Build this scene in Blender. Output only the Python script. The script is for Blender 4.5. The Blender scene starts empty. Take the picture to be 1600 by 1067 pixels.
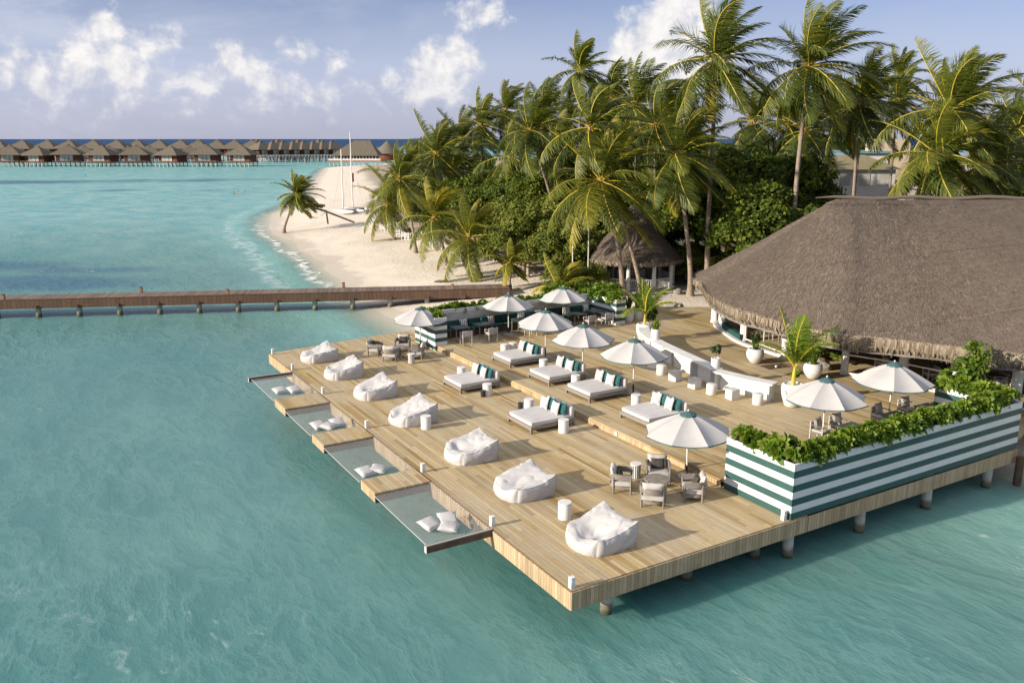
import bpy, math, random
import numpy as np
from mathutils import Vector, Matrix, noise as mnoise
R=math.radians; PI=math.pi
# World frame: x runs across the deck (away from the sea edge), y along its sea edge, z up, water at z=0.
LOW=1.35; UP=1.60; SAND=1.2
scene=bpy.context.scene
col=scene.collection
random.seed(7)
ORD=['first','second','third','fourth','fifth','sixth','seventh','eighth','ninth','tenth','eleventh','twelfth','thirteenth','fourteenth','fifteenth','sixteenth','seventeenth','eighteenth','nineteenth','twentieth']
NUMW=['zero','one','two','three','four','five','six','seven','eight','nine','ten','eleven']

def tag(o,label=None,cat=None,group=None,kind=None):
    if label: o['label']=label
    if cat: o['category']=cat
    if group: o['group']=group
    if kind: o['kind']=kind
    return o
def empty(name,loc=(0,0,0),rz=0,label=None,cat=None,group=None):
    o=bpy.data.objects.new(name,None); col.objects.link(o)
    o.location=loc; o.rotation_euler=(0,0,rz); o.empty_display_size=.2
    return tag(o,label,cat,group)
def copy_tree(o,parent=None):
    c=o.copy(); col.objects.link(c)
    if parent is not None: c.parent=parent
    for ch in list(o.children): copy_tree(ch,c)
    return c
PROTO={}
def place(kind,maker,loc,rz=0,label=None,cat=None,group=None,scale=1):
    """first call builds the thing with its parts, later calls copy it and every part"""
    if kind in PROTO:
        o=copy_tree(PROTO[kind])
    else:
        o=PROTO[kind]=maker()
    o.location=loc; o.rotation_euler=(0,0,rz); o.scale=(scale,)*3
    return tag(o,label,cat,group)

class MB:
    def __init__(s): s.v=[]; s.f=[]; s.m=[]; s.M=None
    def add(s,vs,fs,mi=0):
        n=len(s.v)
        if s.M is not None: vs=[tuple(s.M@Vector(p)) for p in vs]
        s.v+= [tuple(p) for p in vs]; s.f+=[tuple(i+n for i in f) for f in fs]; s.m+=[mi]*len(fs)
        return s
    def box(s,c,d,mi=0,b=0.0,rz=0,M=None):
        hx,hy,hz=d[0]/2,d[1]/2,d[2]/2
        T=Matrix.Translation(c)@Matrix.Rotation(rz,4,'Z')
        if M is not None: T=T@M
        if b<=0:
            vs=[(x*hx,y*hy,z*hz) for x in(-1,1) for y in(-1,1) for z in(-1,1)]
            fs=[(0,1,3,2),(4,6,7,5),(0,4,5,1),(2,3,7,6),(0,2,6,4),(1,5,7,3)]
        else:
            b=min(b,hx*.9,hy*.9,hz*.9); vs=[]; idx={}
            for x in(-1,1):
                for y in(-1,1):
                    for z in(-1,1):
                        for a in range(3):
                            p=[x*(hx-b),y*(hy-b),z*(hz-b)]; p[a]=(x*hx,y*hy,z*hz)[a]
                            idx[x,y,z,a]=len(vs); vs.append(p)
            fs=[]
            for sg in(-1,1):
                fs.append([idx[sg,y,z,0] for y,z in((-1,-1),(1,-1),(1,1),(-1,1))][::sg])
                fs.append([idx[x,sg,z,1] for x,z in((-1,-1),(-1,1),(1,1),(1,-1))][::sg])
                fs.append([idx[x,y,sg,2] for x,y in((-1,-1),(1,-1),(1,1),(-1,1))][::sg])
            for p in(-1,1):
                for q in(-1,1):
                    fs.append((idx[-1,p,q,1],idx[1,p,q,1],idx[1,p,q,2],idx[-1,p,q,2])[::-p*q])
                    fs.append((idx[p,-1,q,0],idx[p,1,q,0],idx[p,1,q,2],idx[p,-1,q,2])[::p*q])
                    fs.append((idx[p,q,-1,0],idx[p,q,1,0],idx[p,q,1,1],idx[p,q,-1,1])[::-p*q])
                    for z in(-1,1): fs.append((idx[p,q,z,0],idx[p,q,z,1],idx[p,q,z,2])[::p*q*z])
        vs=[tuple(T@Vector(p)) for p in vs]
        return s.add(vs,fs,mi)
    def tube(s,pts,rad,n=8,mi=0,cap=True):
        pts=[Vector(p) for p in pts]
        if not hasattr(rad,'__len__'): rad=[rad]*len(pts)
        vs=[];fs=[]; up=None
        for i,p in enumerate(pts):
            t=(pts[min(i+1,len(pts)-1)]-pts[max(i-1,0)]).normalized()
            if up is None:
                up=Vector((0,0,1)) if abs(t.z)<.9 else Vector((1,0,0))
            a=t.cross(up).normalized(); b=a.cross(t).normalized(); up=b
            for k in range(n):
                an=2*PI*k/n; vs.append(tuple(p+(a*math.cos(an)+b*math.sin(an))*rad[i]))
        for i in range(len(pts)-1):
            for k in range(n):
                k2=(k+1)%n; fs.append((i*n+k,i*n+k2,(i+1)*n+k2,(i+1)*n+k)[::-1])
        if cap:
            fs.append(tuple(range(n))); fs.append(tuple((len(pts)-1)*n+k for k in range(n))[::-1])
        return s.add(vs,fs,mi)
    def lathe(s,prof,n=24,c=(0,0,0),mi=0,a0=0,sy=1):
        vs=[];fs=[]
        for r,z in prof:
            for k in range(n):
                an=a0+2*PI*k/n; vs.append((c[0]+r*math.cos(an),c[1]+sy*r*math.sin(an),c[2]+z))
        for i in range(len(prof)-1):
            for k in range(n):
                k2=(k+1)%n; fs.append((i*n+k,i*n+k2,(i+1)*n+k2,(i+1)*n+k))
        if prof[0][0]>1e-4: fs.append(tuple(range(n))[::-1])
        if prof[-1][0]>1e-4: fs.append(tuple((len(prof)-1)*n+k for k in range(n)))
        return s.add(vs,fs,mi)
    def prism(s,poly,z0,z1,mi=0,mtop=None):
        n=len(poly)
        A=sum(poly[i][0]*poly[(i+1)%n][1]-poly[(i+1)%n][0]*poly[i][1] for i in range(n))
        if A<0: poly=poly[::-1]
        vs=[(x,y,z0) for x,y in poly]+[(x,y,z1) for x,y in poly]
        s.add(vs,[(i,(i+1)%n,n+(i+1)%n,n+i) for i in range(n)]+[tuple(range(n))[::-1]],mi)
        s.add([(x,y,z1) for x,y in poly],[tuple(range(n))],mi if mtop is None else mtop)
        return s
    def pillow(s,w,h,t,M,n=8,mi=0,pin=.10,seed=0):
        """a stuffed cushion w x h, t thick, lying in its local xy plane"""
        vs=[];idx={};fs=[]
        for sd in(1,-1):
            for i in range(n+1):
                for j in range(n+1):
                    x=-1+2*i/n; y=-1+2*j/n; edge=i in(0,n) or j in(0,n)
                    if sd<0 and edge: idx[sd,i,j]=idx[1,i,j]; continue
                    th=((1-x**4)*(1-y**4))**.55
                    k=1-pin*((1-abs(x))*(abs(y)**3)+(1-abs(y))*(abs(x)**3))
                    wr=.10*t*mnoise.noise((x*2.2+seed,y*2.2,sd*3.1))*th
                    p=Vector((x*w/2*(1-pin*(1-y*y)*abs(x)**3),y*h/2*(1-pin*(1-x*x)*abs(y)**3),sd*(th*t/2)+wr))
                    idx[sd,i,j]=len(vs); vs.append(tuple(M@p))
            for i in range(n):
                for j in range(n):
                    q=(idx[sd,i,j],idx[sd,i+1,j],idx[sd,i+1,j+1],idx[sd,i,j+1]); fs.append(q[::sd])
        return s.add(vs,fs,mi)
    def build(s,name,mats,parent=None,smooth=True,ang=38,loc=None):
        me=bpy.data.meshes.new(name); me.from_pydata(s.v,[],s.f)
        mats=mats if isinstance(mats,(list,tuple)) else [mats]
        for m in mats: me.materials.append(m)
        if len(mats)>1: me.polygons.foreach_set('material_index',s.m)
        if smooth:
            me.polygons.foreach_set('use_smooth',[True]*len(s.f))
            me.set_sharp_from_angle(angle=R(ang))
        o=bpy.data.objects.new(name,me); col.objects.link(o)
        if parent is not None: o.parent=parent
        if loc is not None: o.location=loc
        return o
def rawmesh(name,V,F,mats,parent=None,mi=None,smooth=False,uv=None,attr=None):
    """numpy quads/tris -> object; F is an (n,k) array"""
    me=bpy.data.meshes.new(name); V=np.asarray(V,dtype=np.float32); 
    Fs=F if isinstance(F,list) else [F]
    nl=sum(f.size for f in Fs); nf=sum(len(f) for f in Fs)
    me.vertices.add(len(V)); me.vertices.foreach_set('co',V.ravel())
    me.loops.add(nl); me.loops.foreach_set('vertex_index',np.concatenate([f.ravel() for f in Fs]).astype(np.int32))
    tot=np.concatenate([np.full(len(f),f.shape[1],np.int32) for f in Fs]); st=np.concatenate([[0],np.cumsum(tot)[:-1]]).astype(np.int32)
    me.polygons.add(nf); me.polygons.foreach_set('loop_start',st)
    mats=mats if isinstance(mats,(list,tuple)) else [mats]
    for m in mats: me.materials.append(m)
    if mi is not None: me.polygons.foreach_set('material_index',np.asarray(mi,np.int32))
    if smooth: me.polygons.foreach_set('use_smooth',np.ones(nf,bool))
    me.update(calc_edges=True)
    if uv is not None:
        l=me.uv_layers.new(name='UVMap'); lv=np.concatenate([f.ravel() for f in Fs])
        l.data.foreach_set('uv',np.asarray(uv,np.float32)[lv].ravel())
    for k,a in (attr or {}).items():
        at=me.attributes.new(k,'FLOAT','POINT'); at.data.foreach_set('value',np.asarray(a,np.float32))
    o=bpy.data.objects.new(name,me); col.objects.link(o)
    if parent is not None: o.parent=parent
    return o

# ---------------------------------------------------------------- materials
class NT:
    def __init__(s,name,world=None):
        if world is None:
            s.m=bpy.data.materials.new(name); s.m.use_nodes=True; s.t=s.m.node_tree
        else: s.m=world; s.t=world.node_tree
        s.t.nodes.clear()
    def n(s,typ,ins=None,**kw):
        nd=s.t.nodes.new(typ)
        for k,v in kw.items(): setattr(nd,k,v)
        for k,v in (ins or {}).items(): s.set(nd.inputs[k],v)
        return nd
    def set(s,sock,v):
        if isinstance(v,bpy.types.NodeSocket): s.t.links.new(v,sock)
        elif isinstance(v,bpy.types.Node): s.t.links.new(v.outputs[0],sock)
        else:
            if hasattr(sock.default_value,'__len__') and hasattr(v,'__len__'):
                v=tuple(v)
                if len(v)==3 and len(sock.default_value)==4: v=v+(1,)
            sock.default_value=v
    def math(s,op,a,b=0.0,c=0.0,clamp=False):
        nd=s.n('ShaderNodeMath',operation=op,use_clamp=clamp); s.set(nd.inputs[0],a); s.set(nd.inputs[1],b)
        if op in('MULTIPLY_ADD','COMPARE','SMOOTH_MIN','SMOOTH_MAX','WRAP'): s.set(nd.inputs[2],c)
        return nd.outputs[0]
    def mr(s,v,a,b,c=0.,d=1.,smooth=False):
        nd=s.n('ShaderNodeMapRange',interpolation_type='SMOOTHSTEP' if smooth else 'LINEAR')
        for i,x in zip((0,1,2,3,4),(v,a,b,c,d)): s.set(nd.inputs[i],x)
        return nd.outputs[0]
    def mix(s,f,a,b,mode='MIX'):
        nd=s.n('ShaderNodeMix',data_type='RGBA',blend_type=mode); s.set(nd.inputs[0],f); s.set(nd.inputs[6],a); s.set(nd.inputs[7],b)
        return nd.outputs[2]
    def noise(s,vec,scale,detail=4,rough=.55,dist=0.,dim='3D',w=0.):
        nd=s.n('ShaderNodeTexNoise',noise_dimensions=dim); 
        if vec is not None: s.set(nd.inputs['Vector'],vec)
        s.set(nd.inputs['Scale'],scale); s.set(nd.inputs['Detail'],detail); s.set(nd.inputs['Roughness'],rough); s.set(nd.inputs['Distortion'],dist)
        if dim=='4D': s.set(nd.inputs['W'],w)
        return nd.outputs[0]
    def coord(s,which='Object',scale=(1,1,1),rot=(0,0,0)):
        c=s.n('ShaderNodeTexCoord').outputs[which] if which!='World' else s.n('ShaderNodeNewGeometry').outputs['Position']
        mp=s.n('ShaderNodeMapping'); s.set(mp.inputs['Vector'],c); s.set(mp.inputs['Scale'],scale); s.set(mp.inputs['Rotation'],rot)
        return mp.outputs[0]
    def attr(s,name): return s.n('ShaderNodeAttribute',attribute_name=name).outputs['Fac']
    def bump(s,h,strength=.3,dist=.02,normal=None):
        nd=s.n('ShaderNodeBump'); s.set(nd.inputs['Strength'],strength); s.set(nd.inputs['Distance'],dist); s.set(nd.inputs['Height'],h)
        if normal is not None: s.set(nd.inputs['Normal'],normal)
        return nd.outputs[0]
    def rgb(s,c): return s.n('ShaderNodeRGB').outputs[0] if False else c
    def bsdf(s,base,rough=.6,spec=.4,normal=None,**kw):
        nd=s.n('ShaderNodeBsdfPrincipled'); s.set(nd.inputs['Base Color'],base); s.set(nd.inputs['Roughness'],rough); s.set(nd.inputs['Specular IOR Level'],spec)
        if normal is not None: s.set(nd.inputs['Normal'],normal)
        for k,v in kw.items(): s.set(nd.inputs[k.replace('_',' ')],v)
        return nd.outputs[0]
    def out(s,sh):
        o=s.n('ShaderNodeOutputMaterial'); s.set(o.inputs['Surface'],sh); return s.m
def simple(name,c1,c2=None,scale=6,rough=.6,spec=.35,bump=0.,bscale=60,stretch=(1,1,1),detail=4,lo=.35,hi=.65,which='Object',bdist=.01,rnd=.0):
    t=NT(name); v=t.coord(which,stretch)
    base=c1
    if c2 is not None:
        f=t.mr(t.noise(v,scale,detail),lo,hi); base=t.mix(f,c1,c2)
    if rnd:
        r=t.n('ShaderNodeObjectInfo').outputs['Random']
        base=t.mix(1.0,base,t.n('ShaderNodeCombineColor',{0:t.mr(r,0,1,1-rnd,1+rnd),1:t.mr(r,0,1,1-rnd,1+rnd),2:t.mr(r,0,1,1-rnd,1+rnd)}).outputs[0],'MULTIPLY')
    nrm=t.bump(t.noise(v,bscale,3),bump,bdist) if bump else None
    return t.out(t.bsdf(base,rough,spec,nrm))
MAT={}
MAT['white_paint']=simple('white_paint',(.64,.64,.625),(.57,.57,.55),2.5,.55,.4,.05,30)
MAT['white_trim']=simple('white_trim',(.72,.71,.68),(.6,.59,.56),3,.6,.3)
MAT['fabric_white']=simple('fabric_white',(.50,.49,.483),(.45,.44,.435),3,.85,.15,.25,120,bdist=.004)
MAT['cover_white']=simple('cover_white',(.475,.468,.464),(.42,.415,.412),2.2,.8,.12,.4,6,bdist=.03)
MAT['fabric_cream']=simple('fabric_cream',(.46,.44,.415),(.41,.395,.37),4,.9,.1,.2,150,bdist=.004)
MAT['fabric_grey']=simple('fabric_grey',(.36,.34,.33),(.31,.29,.285),4,.9,.1,.25,120,bdist=.004)
MAT['fabric_dark']=simple('fabric_dark',(.055,.05,.045),(.075,.068,.06),6,.9,.1,.25,120,bdist=.004)
MAT['fabric_teal']=simple('fabric_teal',(.028,.105,.105),(.022,.085,.09),5,.85,.15,.25,120,bdist=.004)
MAT['teal_trim']=simple('teal_trim',(.045,.105,.105),None,rough=.8)
MAT['teal_bench']=simple('teal_bench',(.016,.062,.058),(.022,.075,.07),4,.8,.2)
MAT['canvas']=simple('canvas',(.43,.425,.42),(.385,.38,.378),1.6,.8,.15,.15,40,bdist=.01)
MAT['teak_grey']=simple('teak_grey',(.235,.21,.18),(.17,.155,.135),5,.7,.25,.3,30,(1,1,6),bdist=.004)
MAT['teak_base']=simple('teak_base',(.26,.235,.205),(.19,.17,.15),5,.75,.2,.3,40,(1,8,1),bdist=.004)
MAT['table_slate']=simple('table_slate',(.06,.075,.07),(.085,.095,.09),8,.5,.4)
MAT['black']=simple('black',(.02,.02,.02),(.03,.03,.03),6,.5,.4)
MAT['steel']=simple('steel',(.45,.46,.47),None,rough=.4,spec=.5)
MAT['concrete']=simple('concrete',(.52,.5,.47),(.38,.36,.33),2,.85,.2,.3,12)
def pile():
    t=NT('pile_concrete'); p=t.coord('World'); z=t.n('ShaderNodeSeparateXYZ',{0:p}).outputs[2]; n=t.noise(p,3.,5,.6); n2=t.noise(t.coord('World',(4,4,.6)),1.5,4)
    c=t.mix(t.mr(n,.35,.7),(.50,.48,.45,1),(.36,.345,.31,1)); c=t.mix(t.mr(n2,.5,.75,0,.5),c,(.26,.22,.17,1))
    zz=t.math('ADD',z,t.math('MULTIPLY',t.math('SUBTRACT',n,.5),.35)); c=t.mix(t.mr(zz,.42,.22,0,.85,True),c,(.10,.095,.045,1)); c=t.mix(t.mr(zz,.14,.02,0,.8,True),c,(.035,.04,.025,1))
    return t.out(t.bsdf(c,.85,.2,t.bump(n,.4,.03)))
MAT['pile']=pile()
MAT['pot_white']=simple('pot_white',(.64,.635,.62),(.58,.575,.56),3,.45,.45)
MAT['soil']=simple('soil',(.06,.045,.03),(.10,.075,.05),9,.95,.1,.6,25)
MAT['rock']=simple('rock',(.18,.16,.14),(.28,.26,.22),5,.9,.2,.6,12)
MAT['terracotta']=simple('terracotta',(.30,.16,.09),(.24,.12,.07),4,.8,.2)
MAT['villa_wall']=simple('villa_wall',(.17,.062,.034),(.115,.045,.027),1.2,.8,.2,.2,6,(1,1,4))
MAT['villa_glass']=simple('villa_glass',(.5,.5,.46),(.33,.33,.31),.8,.25,.5)
MAT['timber_dark']=simple('timber_dark',(.085,.055,.038),(.125,.085,.06),4,.8,.2,.3,30)
MAT['skin']=simple('skin',(.42,.24,.16),None,rough=.55)
MAT['hair']=simple('hair',(.03,.02,.015),None,rough=.6)
MAT['red_flag']=simple('red_flag',(.55,.08,.03),None,rough=.7)
MAT['coir']=simple('coir',(.28,.19,.09),(.2,.13,.06),8,.9,.1,.4,30)
MAT['coconut']=simple('coconut',(.45,.22,.04),(.34,.26,.05),5,.55,.35)
MAT['roof_teal']=simple('roof_teal',(.12,.24,.26),(.16,.28,.3),2,.6,.3)
MAT['roof_olive']=simple('roof_olive',(.20,.18,.10),(.24,.21,.13),1.5,.8,.2)
MAT['roof_blue']=simple('roof_blue',(.20,.30,.40),(.25,.35,.44),2,.5,.4)
MAT['cream_wall']=simple('cream_wall',(.56,.47,.35),(.5,.42,.31),1.5,.85,.2)
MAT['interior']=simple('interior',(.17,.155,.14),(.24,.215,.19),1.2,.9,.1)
MAT['rope_white']=simple('rope_white',(.42,.42,.41),None,rough=.9)

def wood_deck():
    t=NT('wood_deck'); p=t.coord('World'); s=t.n('ShaderNodeSeparateXYZ',{0:p}); X,Y=s.outputs[0],s.outputs[1]
    W=.145
    bx=t.math('DIVIDE',X,W); bi=t.math('FLOOR',bx); bf=t.math('FRACT',bx)
    off=t.n('ShaderNodeTexWhiteNoise',{'W':bi},noise_dimensions='1D').outputs[0]
    sy=t.math('ADD',t.math('DIVIDE',Y,3.6),t.math('MULTIPLY',off,7.0)); si=t.math('FLOOR',sy); sf=t.math('FRACT',sy)
    cell=t.n('ShaderNodeCombineXYZ',{0:bi,1:si}).outputs[0]
    wn=t.n('ShaderNodeTexWhiteNoise',{'Vector':cell},noise_dimensions='2D'); rv=wn.outputs[0]
    ramp=t.n('ShaderNodeValToRGB'); el=ramp.color_ramp.elements
    cols=[(0,(.27,.18,.07)),(.2,(.42,.31,.14)),(.42,(.50,.395,.21)),(.6,(.36,.30,.185)),(.8,(.55,.445,.26)),(1,(.31,.225,.095))]
    el[0].position,el[0].color=0,cols[0][1]+(1,); el[1].position,el[1].color=1,cols[-1][1]+(1,)
    for q,c in cols[1:-1]: e=el.new(q); e.color=c+(1,)
    t.set(ramp.inputs[0],rv)
    gv=t.n('ShaderNodeCombineXYZ',{0:t.math('MULTIPLY',X,26.),1:t.math('MULTIPLY',Y,1.1),2:t.math('MULTIPLY',rv,40.)}).outputs[0]
    grain=t.noise(gv,1.6,6,.65)
    c=t.mix(t.mr(grain,.38,.8,0,.6),ramp.outputs[0],(.20,.12,.055,1))
    # weathering: silvery patches and damp brown ones, metres across
    st=t.noise(t.coord('World',(1,.45,1)),.55,5,.6); c=t.mix(t.mr(st,.42,.68,0,.55),c,(.44,.385,.29,1))
    st2=t.noise(t.coord('World',(1.2,.5,1)),.9,4,.6); c=t.mix(t.mr(st2,.56,.74,0,.45),c,(.36,.225,.095,1))
    st3=t.noise(t.coord('World'),3.2,5,.7); c=t.mix(t.mr(st3,.6,.75,0,.3),c,(.22,.17,.12,1))
    gap=t.math('MAXIMUM',t.math('LESS_THAN',bf,.05),t.math('LESS_THAN',sf,.0022))
    c=t.mix(t.math('MULTIPLY',gap,.8),c,(.06,.038,.02,1))
    h=t.math('SUBTRACT',t.math('MULTIPLY',grain,.25),gap)
    return t.out(t.bsdf(c,t.mr(grain,.3,.7,.62,.8),.25,t.bump(h,.5,.008)))
MAT['wood_deck']=wood_deck()
def wood_fascia(name,W,a,b,c3,axis=None):
    t=NT(name); p=t.coord('World'); s=t.n('ShaderNodeSeparateXYZ',{0:p})
    q=t.math('ADD',s.outputs[0],s.outputs[1]); bx=t.math('DIVIDE',q,W); bi=t.math('FLOOR',bx); bf=t.math('FRACT',bx)
    r=t.n('ShaderNodeTexWhiteNoise',{'W':bi},noise_dimensions='1D').outputs[0]
    gv=t.n('ShaderNodeCombineXYZ',{0:t.math('MULTIPLY',q,22.),1:t.math('MULTIPLY',s.outputs[2],1.6),2:t.math('MULTIPLY',r,30.)}).outputs[0]
    g=t.noise(gv,1.5,5,.65)
    c=t.mix(r,a,b); c=t.mix(t.mr(g,.35,.75,0,.6),c,c3)
    dirt=t.noise(t.coord('World'),.8,5,.65); c=t.mix(t.mr(dirt,.5,.75,0,.4),c,(.13,.10,.07,1))
    gap=t.math('LESS_THAN',bf,.07); c=t.mix(t.math('MULTIPLY',gap,.85),c,(.03,.02,.012,1))
    return t.out(t.bsdf(c,.75,.2,t.bump(t.math('SUBTRACT',t.math('MULTIPLY',g,.3),gap),.5,.012)))
MAT['fascia']=wood_fascia('fascia',.13,(.54,.42,.27,1),(.36,.265,.16,1),(.24,.165,.09,1))
MAT['jetty_fascia']=wood_fascia('jetty_fascia',.16,(.15,.09,.058,1),(.11,.068,.045,1),(.07,.045,.03,1))
def jetty_top():
    t=NT('jetty_top'); p=t.coord('Object'); s=t.n('ShaderNodeSeparateXYZ',{0:p}); X=s.outputs[0]
    bx=t.math('DIVIDE',X,.16); bi=t.math('FLOOR',bx); bf=t.math('FRACT',bx)
    r=t.n('ShaderNodeTexWhiteNoise',{'W':bi},noise_dimensions='1D').outputs[0]
    c=t.mix(r,(.15,.108,.085,1),(.26,.20,.165,1)); g=t.noise(t.coord('Object',(20,2,1)),1.4,5,.65)
    c=t.mix(t.mr(g,.35,.7,0,.6),c,(.10,.07,.055,1)); gap=t.math('LESS_THAN',bf,.09)
    c=t.mix(t.math('MULTIPLY',gap,.8),c,(.03,.02,.015,1))
    return t.out(t.bsdf(c,.8,.2,t.bump(t.math('SUBTRACT',t.math('MULTIPLY',g,.3),gap),.5,.01)))
MAT['jetty_top']=jetty_top()
def stripes(name,z0,h):
    t=NT(name); s=t.n('ShaderNodeSeparateXYZ',{0:t.coord('World')})
    b=t.math('FRACT',t.math('DIVIDE',t.math('SUBTRACT',s.outputs[2],z0),2*h))
    n=t.noise(t.coord('World'),2.2,4); st=t.noise(t.coord('World',(3,3,.3)),1.5,4)
    w=t.mix(t.mr(n,.35,.7),(.66,.66,.645,1),(.60,.60,.585,1)); w=t.mix(t.mr(st,.55,.8,0,.3),w,(.55,.54,.5,1))
    g=t.mix(t.mr(n,.35,.7),(.026,.078,.073,1),(.036,.094,.088,1))
    return t.out(t.bsdf(t.mix(t.math('LESS_THAN',b,.5),w,g),.55,.35))
MAT['stripes_front']=stripes('stripes_front',1.345,.2197)
MAT['stripes_nook']=stripes('stripes_nook',1.6-.2143,.2143)
def drum():
    t=NT('drum_stripes'); s=t.n('ShaderNodeSeparateXYZ',{0:t.coord('Object')})
    a=t.math('FRACT',t.math('MULTIPLY',t.math('ARCTAN2',s.outputs[1],s.outputs[0]),16/(2*PI)))
    side=t.math('LESS_THAN',s.outputs[2],.475); f=t.math('MULTIPLY',t.math('LESS_THAN',a,.45),side)
    return t.out(t.bsdf(t.mix(f,(.72,.70,.67,1),(.035,.035,.035,1)),.55,.35))
MAT['drum_stripes']=drum()
def cushion_stripes():
    t=NT('cushion_stripes'); s=t.n('ShaderNodeSeparateXYZ',{0:t.coord('Object')})
    a=t.math('FRACT',t.math('MULTIPLY',s.outputs[0],9.))
    return t.out(t.bsdf(t.mix(t.math('LESS_THAN',a,.4),(.66,.64,.6,1),(.13,.16,.16,1)),.9,.1))
MAT['cushion_stripes']=cushion_stripes()
def thatch(name,a,b,c3,dens=1.,course=1.1,bump=.9,cw=.05,cs=.35):
    # fibres run down the slope: UV u = metres round the roof, v = metres down the slope
    t=NT(name); uv=t.n('ShaderNodeTexCoord').outputs['UV']; s=t.n('ShaderNodeSeparateXYZ',{0:uv}); U,V=s.outputs[0],s.outputs[1]
    f=t.n('ShaderNodeCombineXYZ',{0:t.math('MULTIPLY',U,9.*dens),1:t.math('MULTIPLY',V,1.7*dens)}).outputs[0]
    n1=t.noise(f,1.6,6,.7,.6); n2=t.noise(uv,.45,5,.6); n3=t.noise(uv,2.2*dens,4,.6)
    wob=t.math('ADD',V,t.math('MULTIPLY',t.noise(uv,.8,3),.3)); cf=t.math('FRACT',t.math('DIVIDE',wob,course))
    c=t.mix(t.mr(n1,.3,.7),a,b); c=t.mix(t.mr(n2,.4,.7,0,.5),c,c3); c=t.mix(t.mr(n3,.55,.8,0,.5),c,(.055,.043,.036,1))
    c=t.mix(t.math('MULTIPLY',t.math('LESS_THAN',cf,cw),cs),c,(.05,.04,.033,1))
    h=t.math('ADD',t.math('ADD',t.math('MULTIPLY',n1,.6),t.math('MULTIPLY',n3,.6)),t.math('MULTIPLY',cf,-.25))
    return t.out(t.bsdf(c,.95,.1,t.bump(h,bump,.12/dens)))
MAT['thatch']=thatch('thatch',(.178,.145,.115,1),(.112,.091,.074,1),(.146,.119,.097,1),1.,4.55,.9,.014,.7)
MAT['thatch_far']=thatch('thatch_far',(.185,.158,.122,1),(.115,.098,.076,1),(.15,.128,.098,1),.35,2.2)
def straw():
    t=NT('straw'); r=t.attr('tint')
    ramp=t.mix(r,(.108,.087,.071,1),(.18,.147,.12,1)); ramp=t.mix(t.mr(r,.95,1.,0,.35),ramp,(.42,.35,.26,1))
    return t.out(t.bsdf(ramp,.95,.1))
MAT['straw']=straw()
def fringe():
    t=NT('fringe'); r=t.attr('tint')
    return t.out(t.bsdf(t.mix(r,(.155,.125,.092,1),(.33,.275,.205,1)),.95,.1))
MAT['fringe']=fringe()
def leaf(name,cols,transl=.3,rough=.45,spec=.35,back=1.5):
    t=NT(name); r=t.attr('tint')
    ramp=t.n('ShaderNodeValToRGB'); el=ramp.color_ramp.elements
    el[0].position,el[0].color=0,cols[0]+(1,); el[1].position,el[1].color=1,cols[-1]+(1,)
    for i,c in enumerate(cols[1:-1]): e=el.new((i+1)/(len(cols)-1)); e.color=c+(1,)
    t.set(ramp.inputs[0],r); c=ramp.outputs[0]
    b=t.bsdf(c,rough,spec); tr=t.n('ShaderNodeBsdfTranslucent',{'Color':t.mix(1.,c,(back,back*1.05,back*.45,1),'MULTIPLY')}).outputs[0]
    mx=t.n('ShaderNodeMixShader',{0:transl,1:b,2:tr}).outputs[0]
    return t.out(mx)
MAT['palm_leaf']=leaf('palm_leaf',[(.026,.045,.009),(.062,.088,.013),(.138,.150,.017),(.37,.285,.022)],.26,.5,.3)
MAT['palm_young']=leaf('palm_young',[(.04,.085,.01),(.075,.14,.013),(.13,.20,.018),(.22,.27,.03)],.3,.45,.3)
MAT['palm_dry']=leaf('palm_dry',[(.20,.13,.05),(.30,.2,.07)],.2,.8,.1)
MAT['palm_rachis']=simple('palm_rachis',(.52,.39,.045),(.40,.33,.04),3,.5,.35)
MAT['tree_leaf']=leaf('tree_leaf',[(.03,.055,.010),(.066,.102,.014),(.12,.156,.018),(.21,.23,.03)],.26,.6,.2)
MAT['seagrape_leaf']=leaf('seagrape_leaf',[(.06,.082,.015),(.115,.142,.022),(.18,.20,.034),(.28,.275,.07)],.25,.6,.2)
MAT['bright_leaf']=leaf('bright_leaf',[(.035,.075,.010),(.075,.135,.014),(.14,.205,.020),(.26,.30,.04)],.28,.45,.3)
MAT['dark_leaf']=leaf('dark_leaf',[(.02,.045,.012),(.04,.075,.018),(.08,.11,.03)],.2,.4,.4)
MAT['bark']=simple('bark',(.24,.20,.155),(.14,.115,.09),4,.9,.15,.6,14,(1,1,.4))
MAT['bark_pale']=simple('bark_pale',(.40,.34,.27),(.26,.21,.16),2.5,.9,.15,.5,10)
def palm_bark():
    t=NT('palm_bark'); p=t.coord('Object'); z=t.n('ShaderNodeSeparateXYZ',{0:p}).outputs[2]
    w=t.math('FRACT',t.math('MULTIPLY',t.math('ADD',z,t.math('MULTIPLY',t.noise(p,2.5,3),.15)),6.5)); n=t.noise(p,5,5,.6)
    c=t.mix(t.mr(n,.3,.7),(.36,.29,.225,1),(.21,.165,.13,1)); c=t.mix(t.math('MULTIPLY',t.math('LESS_THAN',w,.22),.55),c,(.10,.078,.06,1))
    return t.out(t.bsdf(c,.9,.15,t.bump(t.math('ADD',w,n),.5,.03)))
MAT['palm_bark']=palm_bark()
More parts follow.
